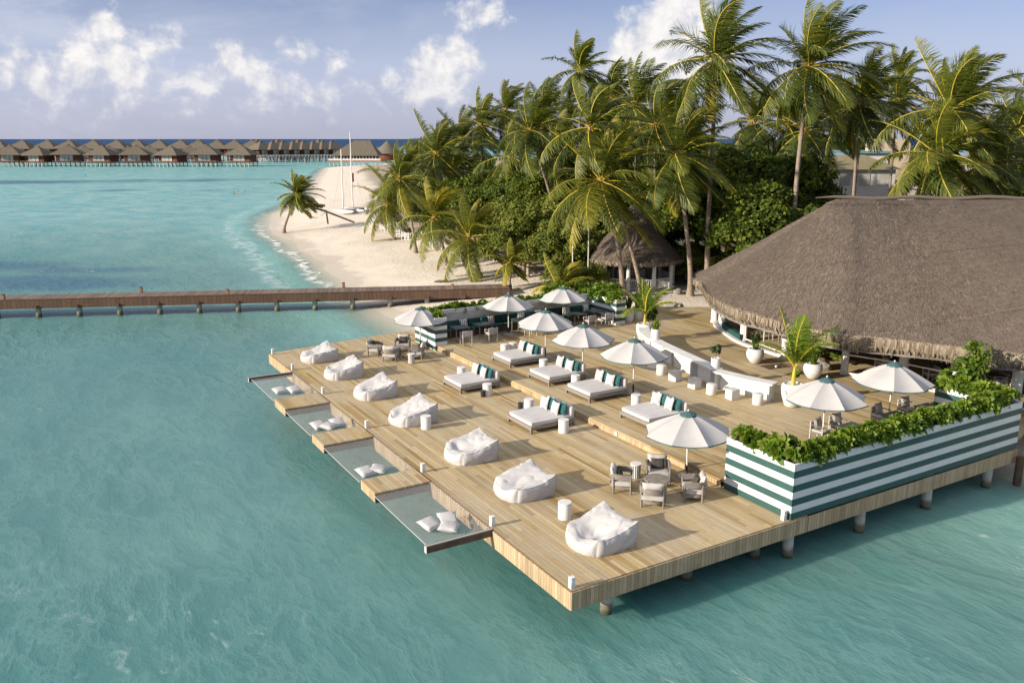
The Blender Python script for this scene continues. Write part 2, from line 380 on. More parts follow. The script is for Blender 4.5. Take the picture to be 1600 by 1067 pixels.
def sand():
    t=NT('sand'); p=t.coord('World'); d=t.attr('shore')
    n=t.noise(p,.35,6,.6); n2=t.noise(p,2.5,5,.65); n3=t.noise(p,9,3,.6)
    c=t.mix(t.mr(n,.35,.65),(.655,.585,.49,1),(.59,.53,.45,1)); c=t.mix(t.mr(n2,.5,.75,0,.35),c,(.56,.49,.39,1))
    # wet band at the water's edge
    wn=t.math('ADD',d,t.math('MULTIPLY',t.math('SUBTRACT',t.noise(p,.35,6,.65),.5),7.))
    wet=t.mr(wn,2.3,1.2,0,1,True); c=t.mix(t.math('MULTIPLY',wet,.75),c,(.47,.42,.345,1))
    wet2=t.mr(d,1.2,-1.5,0,1,True); c=t.mix(t.math('MULTIPLY',wet2,.6),c,(.40,.40,.32,1))
    # leaf litter and darker ground under the trees
    lit=t.mr(t.math('ADD',t.attr('litter'),t.math('MULTIPLY',t.math('SUBTRACT',n,.5),.8)),.3,.75,0,.75,True)
    c=t.mix(lit,c,(.26,.21,.145,1)); 
    fp=t.n('ShaderNodeTexVoronoi',{'Vector':p,'Scale':2.6}).outputs[0]
    h=t.math('ADD',t.math('MULTIPLY',t.mr(fp,0,.35),.6),t.math('MULTIPLY',n2,.8)); h=t.math('MULTIPLY',h,t.mr(wn,3,7,.06,1.))
    return t.out(t.bsdf(c,t.mr(wet,0,1,.95,.55),.2,t.bump(t.math('ADD',h,t.math('MULTIPLY',n3,.1)),.8,.09)))
MAT['sand']=sand()
def sea():
    t=NT('sea_water'); p=t.coord('World'); d=t.attr('depth'); deep=t.attr('deep'); reef=t.attr('reef')
    big=t.noise(t.coord('World',(1,1,1)),.045,5,.6,.4); mid=t.noise(t.coord('World',(1,.5,1),(0,0,.5)),.25,6,.62,.2); sm=t.noise(t.coord('World',(1,.5,1),(0,0,.5)),.9,5,.65,.2)
    ramp=t.n('ShaderNodeValToRGB'); el=ramp.color_ramp.elements
    stops=[(0,(.40,.44,.36)),(.05,(.31,.43,.375)),(.16,(.20,.40,.365)),(.42,(.112,.228,.206)),(1,(.052,.178,.175))]
    el[0].position,el[0].color=0,stops[0][1]+(1,); el[1].position,el[1].color=1,stops[-1][1]+(1,)
    for q,c in stops[1:-1]: e=el.new(q); e.color=c+(1,)
    dd=t.math('ADD',d,t.math('MULTIPLY',t.math('SUBTRACT',big,.5),t.mr(d,0,.4,.05,.5)))
    t.set(ramp.inputs[0],dd); c=ramp.outputs[0]
    # pale sand showing through and darker weedy drifts
    big2=t.noise(t.coord('World',(1,.6,1),(0,0,.5)),.085,5,.6,.25); c=t.mix(t.mr(big2,.52,.76,0,.4,True),c,(.19,.345,.30,1)); c=t.mix(t.mr(big2,.5,.28,0,.5,True),c,(.043,.17,.175,1))
    c=t.mix(t.mr(mid,.5,.78,0,.26),c,(.17,.345,.315,1)); c=t.mix(t.mr(mid,.5,.25,0,.26),c,(.045,.17,.17,1))
    c=t.mix(t.mr(sm,.6,.8,0,.28),c,(.22,.42,.40,1))
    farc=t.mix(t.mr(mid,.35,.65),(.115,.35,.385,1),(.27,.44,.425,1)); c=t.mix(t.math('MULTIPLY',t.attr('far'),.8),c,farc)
    rf=t.mr(t.math('ADD',reef,t.math('MULTIPLY',t.math('SUBTRACT',mid,.5),.9)),.25,.8,0,.85,True); c=t.mix(rf,c,(.030,.105,.165,1))
    c=t.mix(deep,c,(.012,.045,.125,1))
    # broken surf along the shore
    fn=t.noise(t.coord('World'),.75,6,.68,.5); fl=t.noise(t.coord('World'),.16,3,.5)
    dm=t.attr('metres'); edge=t.math('ADD',t.math('SUBTRACT',dm,1.6),t.math('MULTIPLY',t.math('SUBTRACT',fl,.5),5.))
    band=t.math('MULTIPLY',t.mr(edge,-.9,.0,0,1,True),t.mr(edge,1.1,.3,0,1,True))
    band2=t.math('MULTIPLY',t.mr(edge,2.6,3.6,0,1,True),t.mr(edge,5.2,4.2,0,1,True))
    foam=t.math('MULTIPLY',t.math('MAXIMUM',band,t.math('MULTIPLY',band2,.3)),t.mr(fn,.43,.56,0,.9,True)); foam=t.math('MULTIPLY',foam,t.attr('surf'))
    lace=t.math('MULTIPLY',t.mr(t.noise(t.coord('World',(1,.6,1)),1.6,7,.72,1.2),.58,.70,0,1),t.mr(t.noise(p,.09,3),.55,.68,0,.75)); foam=t.math('MAXIMUM',foam,t.math('MULTIPLY',lace,t.mr(dm,60,20,0,.55)))
    c=t.mix(foam,c,(.82,.82,.80,1))
    wd=t.coord('World',(1,.42,1),(0,0,.55)); w1=t.noise(wd,.62,7,.66,.22); w2=t.noise(t.coord('World',(1,.55,1),(0,0,-.25)),3.2,3,.55,.6); w3=t.noise(t.coord('World',(1,.4,1),(0,0,.45)),.22,3,.55,.3)
    rid=t.math('SUBTRACT',1.0,t.math('ABSOLUTE',t.math('MULTIPLY_ADD',w1,2.,-1.)))            # narrow crests
    calm=t.mr(t.noise(p,.06,3),.36,.64,.35,1.)
    h=t.math('ADD',t.math('MULTIPLY',t.math('ADD',t.math('MULTIPLY',t.math('POWER',rid,3.),.22),t.math('MULTIPLY',w2,.05)),calm),t.math('MULTIPLY',w3,.55))
    nb=t.bump(h,.8,.3)
    c=t.mix(t.math('MULTIPLY',t.mr(rid,.90,1.,0,.13),calm),c,(.30,.50,.48,1))
    df=t.n('ShaderNodeBsdfDiffuse',{'Color':c,'Normal':nb}).outputs[0]
    ss=t.n('ShaderNodeSubsurfaceScattering',{'Color':c,'Scale':1.3,'Radius':(.45,1.,1.),'Normal':nb},falloff='BURLEY').outputs[0]
    body=t.n('ShaderNodeMixShader',{0:t.mr(t.attr('near'),0,1,1.,.3),1:ss,2:df}).outputs[0]
    gl=t.n('ShaderNodeBsdfGlossy',{'Color':(1,1,1,1),'Roughness':t.mr(foam,0,1,.14,.8),'Normal':nb}).outputs[0]
    fr=t.math('MINIMUM',t.n('ShaderNodeFresnel',{'IOR':1.33,'Normal':nb}).outputs[0],t.mr(deep,0,1,.17,.06))
    b=t.n('ShaderNodeMixShader',{0:fr,1:body,2:gl}).outputs[0]
    alpha=t.math('MAXIMUM',t.mr(dm,-.3,4.6,.10,1.,True),foam)
    tr=t.n('ShaderNodeBsdfTransparent').outputs[0]
    return t.out(t.n('ShaderNodeMixShader',{0:alpha,1:tr,2:b}).outputs[0])
MAT['sea']=sea()
# ---------------------------------------------------------------- camera, sun, sky
CAM=Vector((-11.03,-15.68,12.35)); FWD=Vector((.510,.860,0)); RGT=Vector((.860,-.510,0))
cd=bpy.data.cameras.new('camera'); cam=bpy.data.objects.new('camera',cd); col.objects.link(cam)
cam.location=CAM; cam.rotation_euler=(R(90-13.483),0,R(-30.67)); cd.lens=29.7; cd.sensor_width=36; cd.clip_start=.5; cd.clip_end=60000
scene.camera=cam
SUN_EL=19.5; to_sun=Vector((-.993,.10,0)).normalized()*math.cos(R(SUN_EL))+Vector((0,0,math.sin(R(SUN_EL))))
sl=bpy.data.lights.new('sun','SUN'); sl.energy=4.9; sl.angle=R(.53); sl.color=(1.,.88,.72)
so=bpy.data.objects.new('sun',sl); col.objects.link(so); so.rotation_euler=to_sun.to_track_quat('Z','Y').to_euler()
scene.view_settings.view_transform='Standard'; scene.view_settings.look='None'; scene.view_settings.exposure=.62; scene.view_settings.gamma=1
w=bpy.data.worlds.new('World'); scene.world=w; w.use_nodes=True
t=NT('sky',w); g=t.n('ShaderNodeTexCoord').outputs['Generated']
sky=t.n('ShaderNodeTexSky',sky_type='NISHITA'); sky.sun_disc=False; sky.sun_elevation=R(SUN_EL); sky.sun_rotation=math.atan2(to_sun.x,to_sun.y); sky.air_density=1.; sky.dust_density=1.; sky.ozone_density=1.6
s=t.n('ShaderNodeSeparateXYZ',{0:t.n('ShaderNodeVectorRotate',{'Vector':g,'Angle':R(30.67)},rotation_type='Z_AXIS')})
AZ=t.math('ARCTAN2',s.outputs[0],s.outputs[1]); EL=t.math('ARCSINE',s.outputs[2])
P=t.n('ShaderNodeCombineXYZ',{0:AZ,1:EL}).outputs[0]
# cumulus heaps: azimuth and elevation of each tower in degrees, half width, half height, weight
HEAPS=[(-24.5,5.9,1.1,1.1,.9),(-24.8,4.7,2.2,1.4,.88),(-22.0,5.2,1.6,1.0,.82),(-26.3,3.7,1.6,1.0,.8),(-23.2,3.5,3.6,1.2,.74),(-19.6,3.3,1.8,1.1,.7),(-17.0,4.2,1.9,1.2,.85),(-15.6,3.5,1.9,1.0,.75),
 (-17.6,4.9,1.0,.9,.9),(-13.6,5.3,1.3,.7,.72),(-11.0,4.6,1.2,.8,.7),(-29.6,4.0,2.7,1.3,.75),(-32.2,4.4,1.8,1.2,.7),(-25,3.,7.,1.9,.52),(-14,3.,5.,1.5,.42),(-15.0,2.2,3.2,.8,.5),(-11.8,2.6,1.8,.9,.52),
 (-4.6,4.3,1.9,1.6,1.15),(-3.6,5.1,1.1,1.0,1.1),(-6.2,3.2,2.3,1.0,.85),(-4.4,2.6,3.2,.9,.6),(-2.0,7.9,1.8,1.0,.75),(-1.2,8.3,.9,.7,.7),
 (10.4,7.8,1.3,2.2,1.3),(9.4,6.0,2.0,1.9,1.3),(11.2,5.2,2.6,1.8,1.3),(7.6,5.0,1.5,1.3,1.15),(12.0,6.6,1.2,1.5,1.2),(9.6,4.0,3.5,1.6,1.),(8.2,4.0,2.2,1.2,1.0)]
n1=t.noise(P,30.,9,.60,.2); n2=t.noise(t.n('ShaderNodeVectorMath',{0:P,1:(R(.38),R(-.42),0)},operation='ADD').outputs[0],30.,9,.60,.2)
acc=None
for a,e,rx,ry,wt in HEAPS:
    d=t.n('ShaderNodeVectorMath',{0:P,1:(R(a),R(e),0)},operation='SUBTRACT').outputs[0]
    d=t.n('ShaderNodeVectorMath',{0:d,1:(1/R(rx),1/R(ry),0)},operation='MULTIPLY').outputs[0]
    L=t.n('ShaderNodeVectorMath',{0:d},operation='LENGTH').outputs['Value']
    m=t.math('MULTIPLY_ADD',L,-.55*wt,wt); acc=m if acc is None else t.math('SMOOTH_MAX',acc,m,.22)
acc=t.math('MAXIMUM',acc,-.6)
den=t.math('MULTIPLY_ADD',t.math('SUBTRACT',n1,.5),1.9,acc)
cov=t.mr(den,.20,.78,0,.96,True)
lit=t.math('MULTIPLY_ADD',t.math('SUBTRACT',n1,n2),2.4,.55)
core=t.mr(den,.45,1.3,0,.35); lit=t.math('ADD',lit,core,clamp=True)
lit=t.math('MULTIPLY',lit,t.mr(EL,R(2.2),R(5.),.72,1.,True),clamp=True)
cc=t.mix(lit,(5.6,5.8,6.8,1),(9.6,9.3,9.0,1))
# high thin veil, thicker toward the sun
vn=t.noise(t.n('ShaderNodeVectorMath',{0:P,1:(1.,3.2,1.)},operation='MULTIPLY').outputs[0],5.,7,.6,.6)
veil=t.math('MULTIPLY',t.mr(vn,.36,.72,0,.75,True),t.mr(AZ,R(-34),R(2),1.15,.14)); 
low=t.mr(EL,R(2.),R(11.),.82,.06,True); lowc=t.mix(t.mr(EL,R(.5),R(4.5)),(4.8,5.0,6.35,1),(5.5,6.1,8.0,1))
base=t.mix(t.math('MAXIMUM',veil,0),t.mix(1.,sky.outputs[0],(.84,.83,1.16,1),'MULTIPLY'),(6.4,6.6,7.3,1)); base=t.mix(low,base,lowc); base=t.mix(t.mr(EL,R(16),R(40),0,.7,True),base,(9.2,9.2,9.6,1))   # white haze added overhead, above the view, as fill for the shadows
wave=t.mr(n1,.3,.7,-.1,.1)
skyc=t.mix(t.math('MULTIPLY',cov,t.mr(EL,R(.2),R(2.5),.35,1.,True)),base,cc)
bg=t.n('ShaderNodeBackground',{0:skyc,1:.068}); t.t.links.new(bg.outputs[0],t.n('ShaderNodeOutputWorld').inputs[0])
# ---------------------------------------------------------------- island and sea
SHORE=[(400,520),(260,470),(168,415),(138,362),(112,353),(87,285),(62,215.5),(45.5,165),(31,135),(26,124.5),(22,110),(19.3,97),(17.5,81),(16.0,69.3),(14.3,59),(13.2,53),(12.4,46),(11.5,40),(11.2,34.5),(13,27),(17.5,15),(20.5,6),(21.5,1.5),(22.5,-3),(27,-12),(40,-32),(90,-70),(300,-100),(700,60),(700,520)]
def sdist(X,Y,poly):
    """signed distance to a closed polygon, positive inside (island side)"""
    best=np.full(X.shape,1e9); ins=np.zeros(X.shape,bool); n=len(poly)
    for i in range(n):
        (x0,y0),(x1,y1)=poly[i],poly[(i+1)%n]; dx,dy=x1-x0,y1-y0
        tt=np.clip(((X-x0)*dx+(Y-y0)*dy)/(dx*dx+dy*dy),0,1)
        best=np.minimum(best,np.hypot(X-x0-tt*dx,Y-y0-tt*dy))
        if y0!=y1:
            c=((y0>Y)!=(y1>Y))&(X<(x1-x0)*(Y-y0)/(y1-y0)+x0); ins^=c
    return np.where(ins,best,-best)
def gridmesh(name,xs,ys,zfun,mat,attrs,keep=None):
    X,Y=np.meshgrid(xs,ys); Z,A=zfun(X,Y)
    nx,ny=len(xs),len(ys); I=np.arange(nx*ny).reshape(ny,nx)
    F=np.stack([I[:-1,:-1],I[:-1,1:],I[1:,1:],I[1:,:-1]],-1).reshape(-1,4)
    if keep is not None:
        k=keep(X,Y).ravel(); F=F[k[F].any(1)]
    o=rawmesh(name,np.stack([X,Y,Z],-1).reshape(-1,3),F,mat,smooth=True,attr={q:a.ravel() for q,a in A.items()})
    return o
def sm(x,a,b): q=np.clip((x-a)/(b-a),0,1); return q*q*(3-2*q)
def fb(X,Y,s,seed=0):
    """cheap smooth value noise"""
    out=np.zeros(X.shape); amp=1.
    rng=np.random.default_rng(seed)
    for k in range(4):
        a,b,c,d=rng.uniform(0,6.28,4); out+=amp*np.sin(X/s+a+1.3*np.sin(Y/s*.8+b))*np.sin(Y/s*1.1+c+1.1*np.sin(X/s*.7+d)); amp*=.5; s*=.47
    return out
GLADE=[(30,60),(32,85),(26,44)]
def land(X,Y):
    d=sdist(X,Y,SHORE)+.5*fb(X,Y,6.,3)
    z=np.where(d>0,np.minimum(SAND,.085*d),np.maximum(-3.,.10*d))+np.where(d>3,.05*fb(X,Y,2.3,5),0)
    far=sm(d,9,22); lit=far*sm(X,22,30)*np.where((Y>20)&(Y<34)&(X<38),.0,1.)
    return z,{'shore':d,'litter':lit}
xs=np.concatenate([np.arange(-8,50,.5),np.arange(50,120,2.),np.arange(120,420,12.)]); ys=np.concatenate([np.arange(-60,-12,4.),np.arange(-12,130,.5),np.arange(130,250,2.),np.arange(250,430,8.)])
beach=gridmesh('beach',xs,ys,land,MAT['sand'],None,keep=lambda X,Y: sdist(X,Y,SHORE)>-25); tag(beach,kind='structure')
REEF=[(-10,276,36,14,.95),(8,268,30,11,.8),(33,262,30,10,.85),(52,262,18,8,.8),(16,212,17,6,.75),(30,205,14,4,.6),(-3,163,13,6,.42),(-14,176,16,7,.5),(-11.5,70,15,5,.95),(-5,75,10,3.6,.7),(-15,84,14,5,.8),(-20,94,16,6,.6),(20,160,9,3,.35),(-40,110,18,8,.5),(-30,230,26,10,.6),(-25,55,9,3.5,.5)]
def seaf(X,Y):
    d=-sdist(X,Y,SHORE); f=(X-CAM.x)*.510+(Y-CAM.y)*.860
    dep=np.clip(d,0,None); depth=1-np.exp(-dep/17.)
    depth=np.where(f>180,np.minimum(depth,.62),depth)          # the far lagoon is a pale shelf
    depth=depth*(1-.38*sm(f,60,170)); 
    rr=np.zeros(X.shape)
    for x,y,a,b,s in REEF:
        u=((X-x)*.86-(Y-y)*.51)/a; v=((X-x)*.51+(Y-y)*.86)/b; rr=np.maximum(rr,s*np.exp(-(u*u+v*v)))
    surf=sm(Y,38,62)*(1-.6*sm(Y,90,130))
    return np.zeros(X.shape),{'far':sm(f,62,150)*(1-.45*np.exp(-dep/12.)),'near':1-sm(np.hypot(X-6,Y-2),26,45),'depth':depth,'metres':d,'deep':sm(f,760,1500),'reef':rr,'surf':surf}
xs=np.concatenate([-np.geomspace(60,26000,40)[::-1],np.arange(-58,44,1.),np.geomspace(46,26000,50)]); ys=np.concatenate([-np.geomspace(40,3000,16)[::-1],np.arange(-38,150,1.),np.geomspace(152,26000,90)])
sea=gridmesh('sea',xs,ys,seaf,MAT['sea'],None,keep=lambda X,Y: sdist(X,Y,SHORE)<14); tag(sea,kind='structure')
# ---------------------------------------------------------------- timber deck over the water
XS=7.9; YF=28.4
deck=MB(); 
deck.prism([(0,0),(8.6,0),(8.6,29.2),(6.9,29.1),(0,28.0)],LOW-.07,LOW)
deck=deck.build('deck',MAT['wood_deck'],smooth=False); tag(deck,kind='structure')
fx=MB(); ZT=LOW-.004; H=.5
fx.box((4.3,-.02,LOW-.036-H/2),(8.65,.04,H),b=.004); fx.box((14.2,-.02,LOW-.036-H/2),(11.2,.04,H),b=.004)
fx.box((-.022,14.02,LOW-.036-H/2),(.04,28.04,H),b=.004)
fx.box((3.45,28.56,LOW-.036-H/2),(7.0,.04,H),b=.004,rz=math.atan2(1.1,6.9))
fx.build('fascia',MAT['fascia'],deck,smooth=False)
pl=[(1.53,.55),(8.14,.25),(7.27,.75),(11.46,.25),(14.96,.25),(18.53,.25),(4.6,.8),(1.2,6),(1.2,11.5),(1.2,17),(1.2,22.5),(1.2,27)]
for x,y in pl:
    m=MB(); m.lathe([(.165,-3.),(.165,.75),(.165,LOW-.1)],18); m.build('pile',MAT['pile'],deck,loc=(x,y,0))
bm=MB()
for y in np.arange(1.2,28,2.4): bm.box((4.2,y,LOW-.2),(8.2,.12,.24))
bm.build('joist',MAT['timber_dark'],deck,smooth=False)['kind']='stuff'
# raised terrace, one step up
terr=MB()
terr.prism([(XS,0.02),(19.75,0.02),(23.4,1.2),(40,1.2),(40,24),(28.4,24.4),(25.2,26.3),(20.2,27.0),(8.0,27.0),(XS,26.9)],UP-.06,UP)
terr=terr.build('terrace',MAT['wood_deck'],smooth=False); tag(terr,kind='structure')
st=MB(); st.box((XS-.015,14.9,(LOW+UP)/2-.03),(.03,24.0,UP-LOW-.062),b=.003); st.build('riser',MAT['fascia'],terr,smooth=False)
# two square step lights set in the riser
def step_light():
    o=empty('step_light'); m=MB(); m.box((0,0,0),(.04,.16,.16),b=.012); m.build('housing',MAT['white_paint'],o); m=MB(); m.box((-.024,0,0),(.012,.11,.11),b=.004); m.build('lens',MAT['fabric_white'],o); return o
place('step_light',step_light,(XS-.06,8.4,LOW+.12),0,'small square white light set in the riser beside the daybeds','step light','step lights in the riser')
place('step_light',step_light,(XS-.06,23.3,LOW+.12),0,'small square white light in the riser by the striped end planter','step light','step lights in the riser')
# walkway fingers between the nets
PLAT=[(8.15,9.4),(13.2,14.6),(18.2,19.8)]; NETS=[(4.1,8.15),(9.4,13.2),(14.6,18.2),(19.8,23.7)]
for (y0,y1),lb in zip(PLAT,('timber finger platform between the two nearest hammock nets','timber finger platform in the middle of the row of nets','timber finger platform between the two farthest hammock nets')):
    o=empty('finger_platform',(-1.02,(y0+y1)/2,LOW),0,lb,'platform','finger platforms'); L=y1-y0
    m=MB(); m.box((0.0,0,-.035),(1.95,L,.07),b=.004); m.build('boards',MAT['wood_deck'],o,smooth=False)
    m=MB(); m.box((-.95,0,-.2),(.05,L-.02,.255),b=.004); m.build('fascia',MAT['fascia'],o,smooth=False)
    for sg in(-1,1):
        m=MB(); m.box((0,sg*(L/2-.02),-.21),(1.92,.05,.27),b=.004); m.build('side_beam',MAT['timber_dark'],o,smooth=False)
# outrigger beams at both ends of the row
def beam(y,lb):
    o=empty('outrigger_beam',(-1.05,y,LOW-.1),0,lb,'beam','outrigger beams')
    m=MB(); m.box((0,0,0),(2.15,.13,.2),b=.006); m.build('timber',MAT['timber_dark'],o,smooth=False)
    m=MB(); m.box((-1.085,0,0),(.012,.14,.21)); m.build('end_plate',MAT['steel'],o,smooth=False)
    m=MB(); m.box((0.0,0,.105),(2.1,.05,.012)); m.build('lashing_rail',MAT['rope_white'],o,smooth=False)
beam(4.03,'grey brown timber beam holding the nearest hammock net'); beam(23.78,'grey brown timber beam holding the farthest hammock net')
NLAB=['nearest','second nearest','third nearest','farthest']
for k,(y0,y1) in enumerate(NETS):
    x0,x1=-2.02,-.06; y0+=.03;y1-=.03
    o=empty('hammock_net',((x0+x1)/2,(y0+y1)/2,LOW-.08),0,f'white rope lounging net stretched over the water, {NLAB[k]} of the four','net','lounging nets over the water')
    def sag(x,y): return -.10*(1-(2*x/(x1-x0))**2)*(1-(2*y/(y1-y0))**2)
    V=[];F=[]; hx,hy=(x1-x0)/2,(y1-y0)/2; wd=.0052
    def strip(ps,ax):
        n=len(V)
        for (x,y) in ps:
            for s_ in(-1,1): V.append((x+(s_*wd if ax else 0),y+(0 if ax else s_*wd),sag(x,y)+(.002 if ax else 0)))
        for i in range(len(ps)-1): F.append((n+2*i,n+2*i+1,n+2*i+3,n+2*i+2))
    for x in np.arange(-hx+.03,hx,.055): strip([(x,y) for y in np.linspace(-hy,hy,13)],1)
    for y in np.arange(-hy+.03,hy,.055): strip([(x,y) for x in np.linspace(-hx,hx,9)],0)
    rawmesh('mesh',np.array(V),np.array(F),MAT['rope_white'],o)
    m=MB()
    pts=[(-hx,-hy,0),(-hx,0,-.012),(-hx,hy,0)]; m.tube(pts,.011,6); m.build('edge_rope',MAT['rope_white'],o)
    m=MB()
    for y in np.arange(-hy+.1,hy,.16): m.box((hx+.02,y,.05),(.10,.035,.02))
    m.build('lacing',MAT['rope_white'],o,smooth=False)['kind']='stuff'
# scatter pillows on the nets: (x, y, yaw, tilt)
NP=[[(-1.45,5.2,.3,.25),(-1.05,4.75,.9,.1),(-.85,5.25,-.3,.3)],[(-1.6,9.95,.2,.25),(-1.15,9.95,.9,.15)],[(-1.45,15.4,.2,.3),(-1.15,15.1,.7,.15),(-.7,15.35,.1,.35)],[(-1.45,20.9,.15,.2),(-.85,20.7,.2,.3)]]
WH=[['leftmost','front','rear right'],['left','right'],['leftmost','middle','rightmost'],['left','right']]
for k,ps in enumerate(NP):
    for q,(x,y,a,tl) in enumerate(ps):
        m=MB(); m.pillow(.6,.6,.2,Matrix.Rotation(tl,4,'X'),8,seed=k*3+q); o=m.build('pillow',MAT['fabric_white'])
        o.location=(x,y,LOW+.03); o.rotation_euler=(0,0,a); tag(o,f'{WH[k][q]} white square pillow lying on the {NLAB[k]} hammock net','pillow','white pillows on the nets')
# square white deck lights along the edge
def deck_light():
    o=empty('deck_light'); m=MB(); m.box((0,0,.15),(.13,.13,.30),b=.008); m.build('post',MAT['white_paint'],o)
    m=MB(); m.box((0,0,.302),(.136,.136,.012),b=.003); m.build('cap',MAT['white_trim'],o)
    m=MB(); m.box((0,-.067,.2),(.09,.006,.12)); m.build('louvre',MAT['white_trim'],o,smooth=False); return o
BL=[(.09,.12,'on the nearest corner of the deck'),(.09,4.2,'beside the nearest hammock net beam'),(.09,9.0,'at the root of the first finger platform'),(.09,14.2,'at the root of the middle finger platform'),(.09,19.5,'at the root of the last finger platform'),(.09,24.1,'beside the farthest hammock net beam'),(.09,27.65,'on the far left corner of the deck'),(7.72,.13,'at the foot of the big striped planter'),(7.0,27.0,'behind the far armchair group')]
for x,y,lb in BL: place('deck_light',deck_light,(x,y,LOW),0,'small white square post light '+lb,'post light','post lights along the deck edge')
# ---------------------------------------------------------------- bean bags
def cubegrid(n):
    idx={};V=[];F=[]
    def g(p):
        k=tuple(round(c*1000) for c in p)
        if k not in idx: idx[k]=len(V); V.append(p)
        return idx[k]
    for ax in range(3):
        for sg in(-1,1):
            for i in range(n):
                for j in range(n):
                    q=[]
                    for a,b in((0,0),(1,0),(1,1),(0,1)):
                        u=-1+2*(i+a)/n; v=-1+2*(j+b)/n; p=[0,0,0]; p[ax]=sg; p[(ax+1)%3]=u; p[(ax+2)%3]=v; q.append(g(tuple(p)))
                    F.append(tuple(q if sg>0 else q[::-1]))
    return V,F
CG=cubegrid(40)
def bag_mesh(seed,hb,hf,dent):
    rng=random.Random(seed); V=[]; S=seed*7.3
    ds=[(rng.uniform(-.75,-.35),rng.uniform(-.7,.7),rng.uniform(.18,.3),rng.uniform(.05,.12)) for _ in range(2)]
    for x,y,z in CG[0]:
        t=(z+1)/2
        fx=(x+1)/2; base=(hf-.05)*(1-fx)+hb*fx
        cr=base+ .10*abs(y)**2.2*(.5+.5*fx) -.05*(1-abs(y))*fx
        seat=-dent*math.exp(-((x+.15)/.55)**2-(y/.6)**2)
        H=cr+seat+.05*math.sin(2.1*x+S)*math.cos(1.7*y+S*.7)
        for a,b,r,d in ds: H-=d*math.exp(-((x-a)**2+(y-b)**2)/r**2)
        pin=(abs(x)*abs(y))**5; H+=.05*pin
        # plan: bulging flanks, tucked base
        bul=math.sin(PI*min(1,t*.9+.08))
        nose=(1-fx)**1.5; kx=1+.055*bul*(1-y*y)+nose*(.16*(1-y*y)*(1-.35*t)+.07*(1-t))-.06*(1-t)**3-.04*t**4*(1-abs(y)**3); ky=1+.055*bul*(1-x*x)-.06*(1-t)**3-.04*t**4*(1-abs(x)**3)
        rc=1-.07*(abs(x)*abs(y))**6-.10*nose*(abs(x)*abs(y))**2
        px=x*.78*kx*rc; py=y*.80*ky*rc
        top=t**1.0; edge=max(abs(x),abs(y))
        pz=H*t-(.07*(max(0,edge-.72)/.28)**1.5*t**3*(1 if x<.4 else .4) if t>.5 else 0)
        # wrinkles: soft folds plus sharper creases running in from the seams
        q=(px*2.6+S,py*2.6,pz*2.6); n=mnoise.noise(q)*.034+mnoise.noise((px*5+S,py*5,pz*5))*.008
        cre=1-abs(mnoise.noise((px*2.1+S,py*2.9+3,pz*1.6))*2.6); cre=max(0,cre)**3
        n-=cre*.028*(.25+.75*t)
        d=Vector((x*(1 if abs(x)>.95 else .2),y*(1 if abs(y)>.95 else .2),1 if z>.95 else .0))
        if d.length>0: d.normalize()
        if z<-.95: n=0
        p=Vector((px,py,pz))+d*n; V.append((p.x,p.y,max(p.z,0.004)))
    return V
BAGS=[((2.2,1.78),.66,.46,.20,.05),((2.17,5.82),.62,.46,.10,.02),((2.15,9.4),.66,.45,.10,-.03),((2.0,14.1),.74,.44,.14,.06),((2.0,18.1),.70,.42,.16,.02),((1.9,21.8),.72,.42,.15,-.05),((1.88,25.4),.62,.44,.16,.04)]
BPOS=['nearest the front corner of the deck','second from the front corner','third from the front corner','in the middle of the row, behind a side table','third from the far end','second from the far end','at the far end of the row']
for k,(c,hb,hf,dn,rz) in enumerate(BAGS):
    o=empty('bean_bag',(c[0],c[1],LOW),rz,'large white slouchy bean bag lounger '+BPOS[k],'bean bag','white bean bags along the sea edge')
    V=bag_mesh(k+3,hb,hf,dn); m=MB(); m.v=V; m.f=CG[1]; m.m=[0]*len(CG[1]); m.build('cover',MAT['cover_white'],o,ang=80)
    # piped seams along the vertical corners
    n=40; key={tuple(round(c_*1000) for c_ in p):i for i,p in enumerate(CG[0])}
    for sx,sy in((-1,-1),(1,-1)):
        m=MB(); m.tube([V[key[(sx*1000,sy*1000,round((-1+2*i/n)*1000))]] for i in range(n+1)],.007,5); m.build('seam_piping',MAT['fabric_grey'],o)
    m=MB(); m.tube([Vector(V[key[(round((-1+2*i/n)*1000),-1000,1000)]])+Vector((0,0,.004)) for i in range(n+1)],.007,5); m.build('seam_piping',MAT['fabric_grey'],o)
# ---------------------------------------------------------------- daybeds
def daybed():
    o=empty('daybed')
    m=MB(); m.box((0,0,.20),(2.05,1.78,.14),b=.012); m.build('platform',MAT['teak_base'],o)
    for sx in(-1,1):
        for sy in(-1,1):
            m=MB(); m.box((sx*.98,sy*.85,.065),(.09,.09,.13),b=.006); m.build('leg',MAT['teak_grey'],o)
    m=MB(); m.box((.0,-.893,.205),(2.0,.012,.11)); m.build('side_rail',MAT['teak_grey'],o,smooth=False)
    m=MB()
    V,F=cubegrid(14); vs=[]
    for x,y,z in V:
        r=1-.03*(abs(x)**8*abs(y)**8); ex=max(abs(x),abs(y)); zz=z*(.085-.018*ex**10)+.012*mnoise.noise((x*2,y*2,z))*(z>0)
        vs.append((x*.985*r,y*.86*r,.355+zz))
    m.add(vs,F); m.build('mattress',MAT['fabric_white'],o,ang=60)
    m=MB(); m.box((.92,0,.54),(.20,1.74,.48),b=.05); m.build('backrest',MAT['fabric_white'],o,ang=50)
    return o
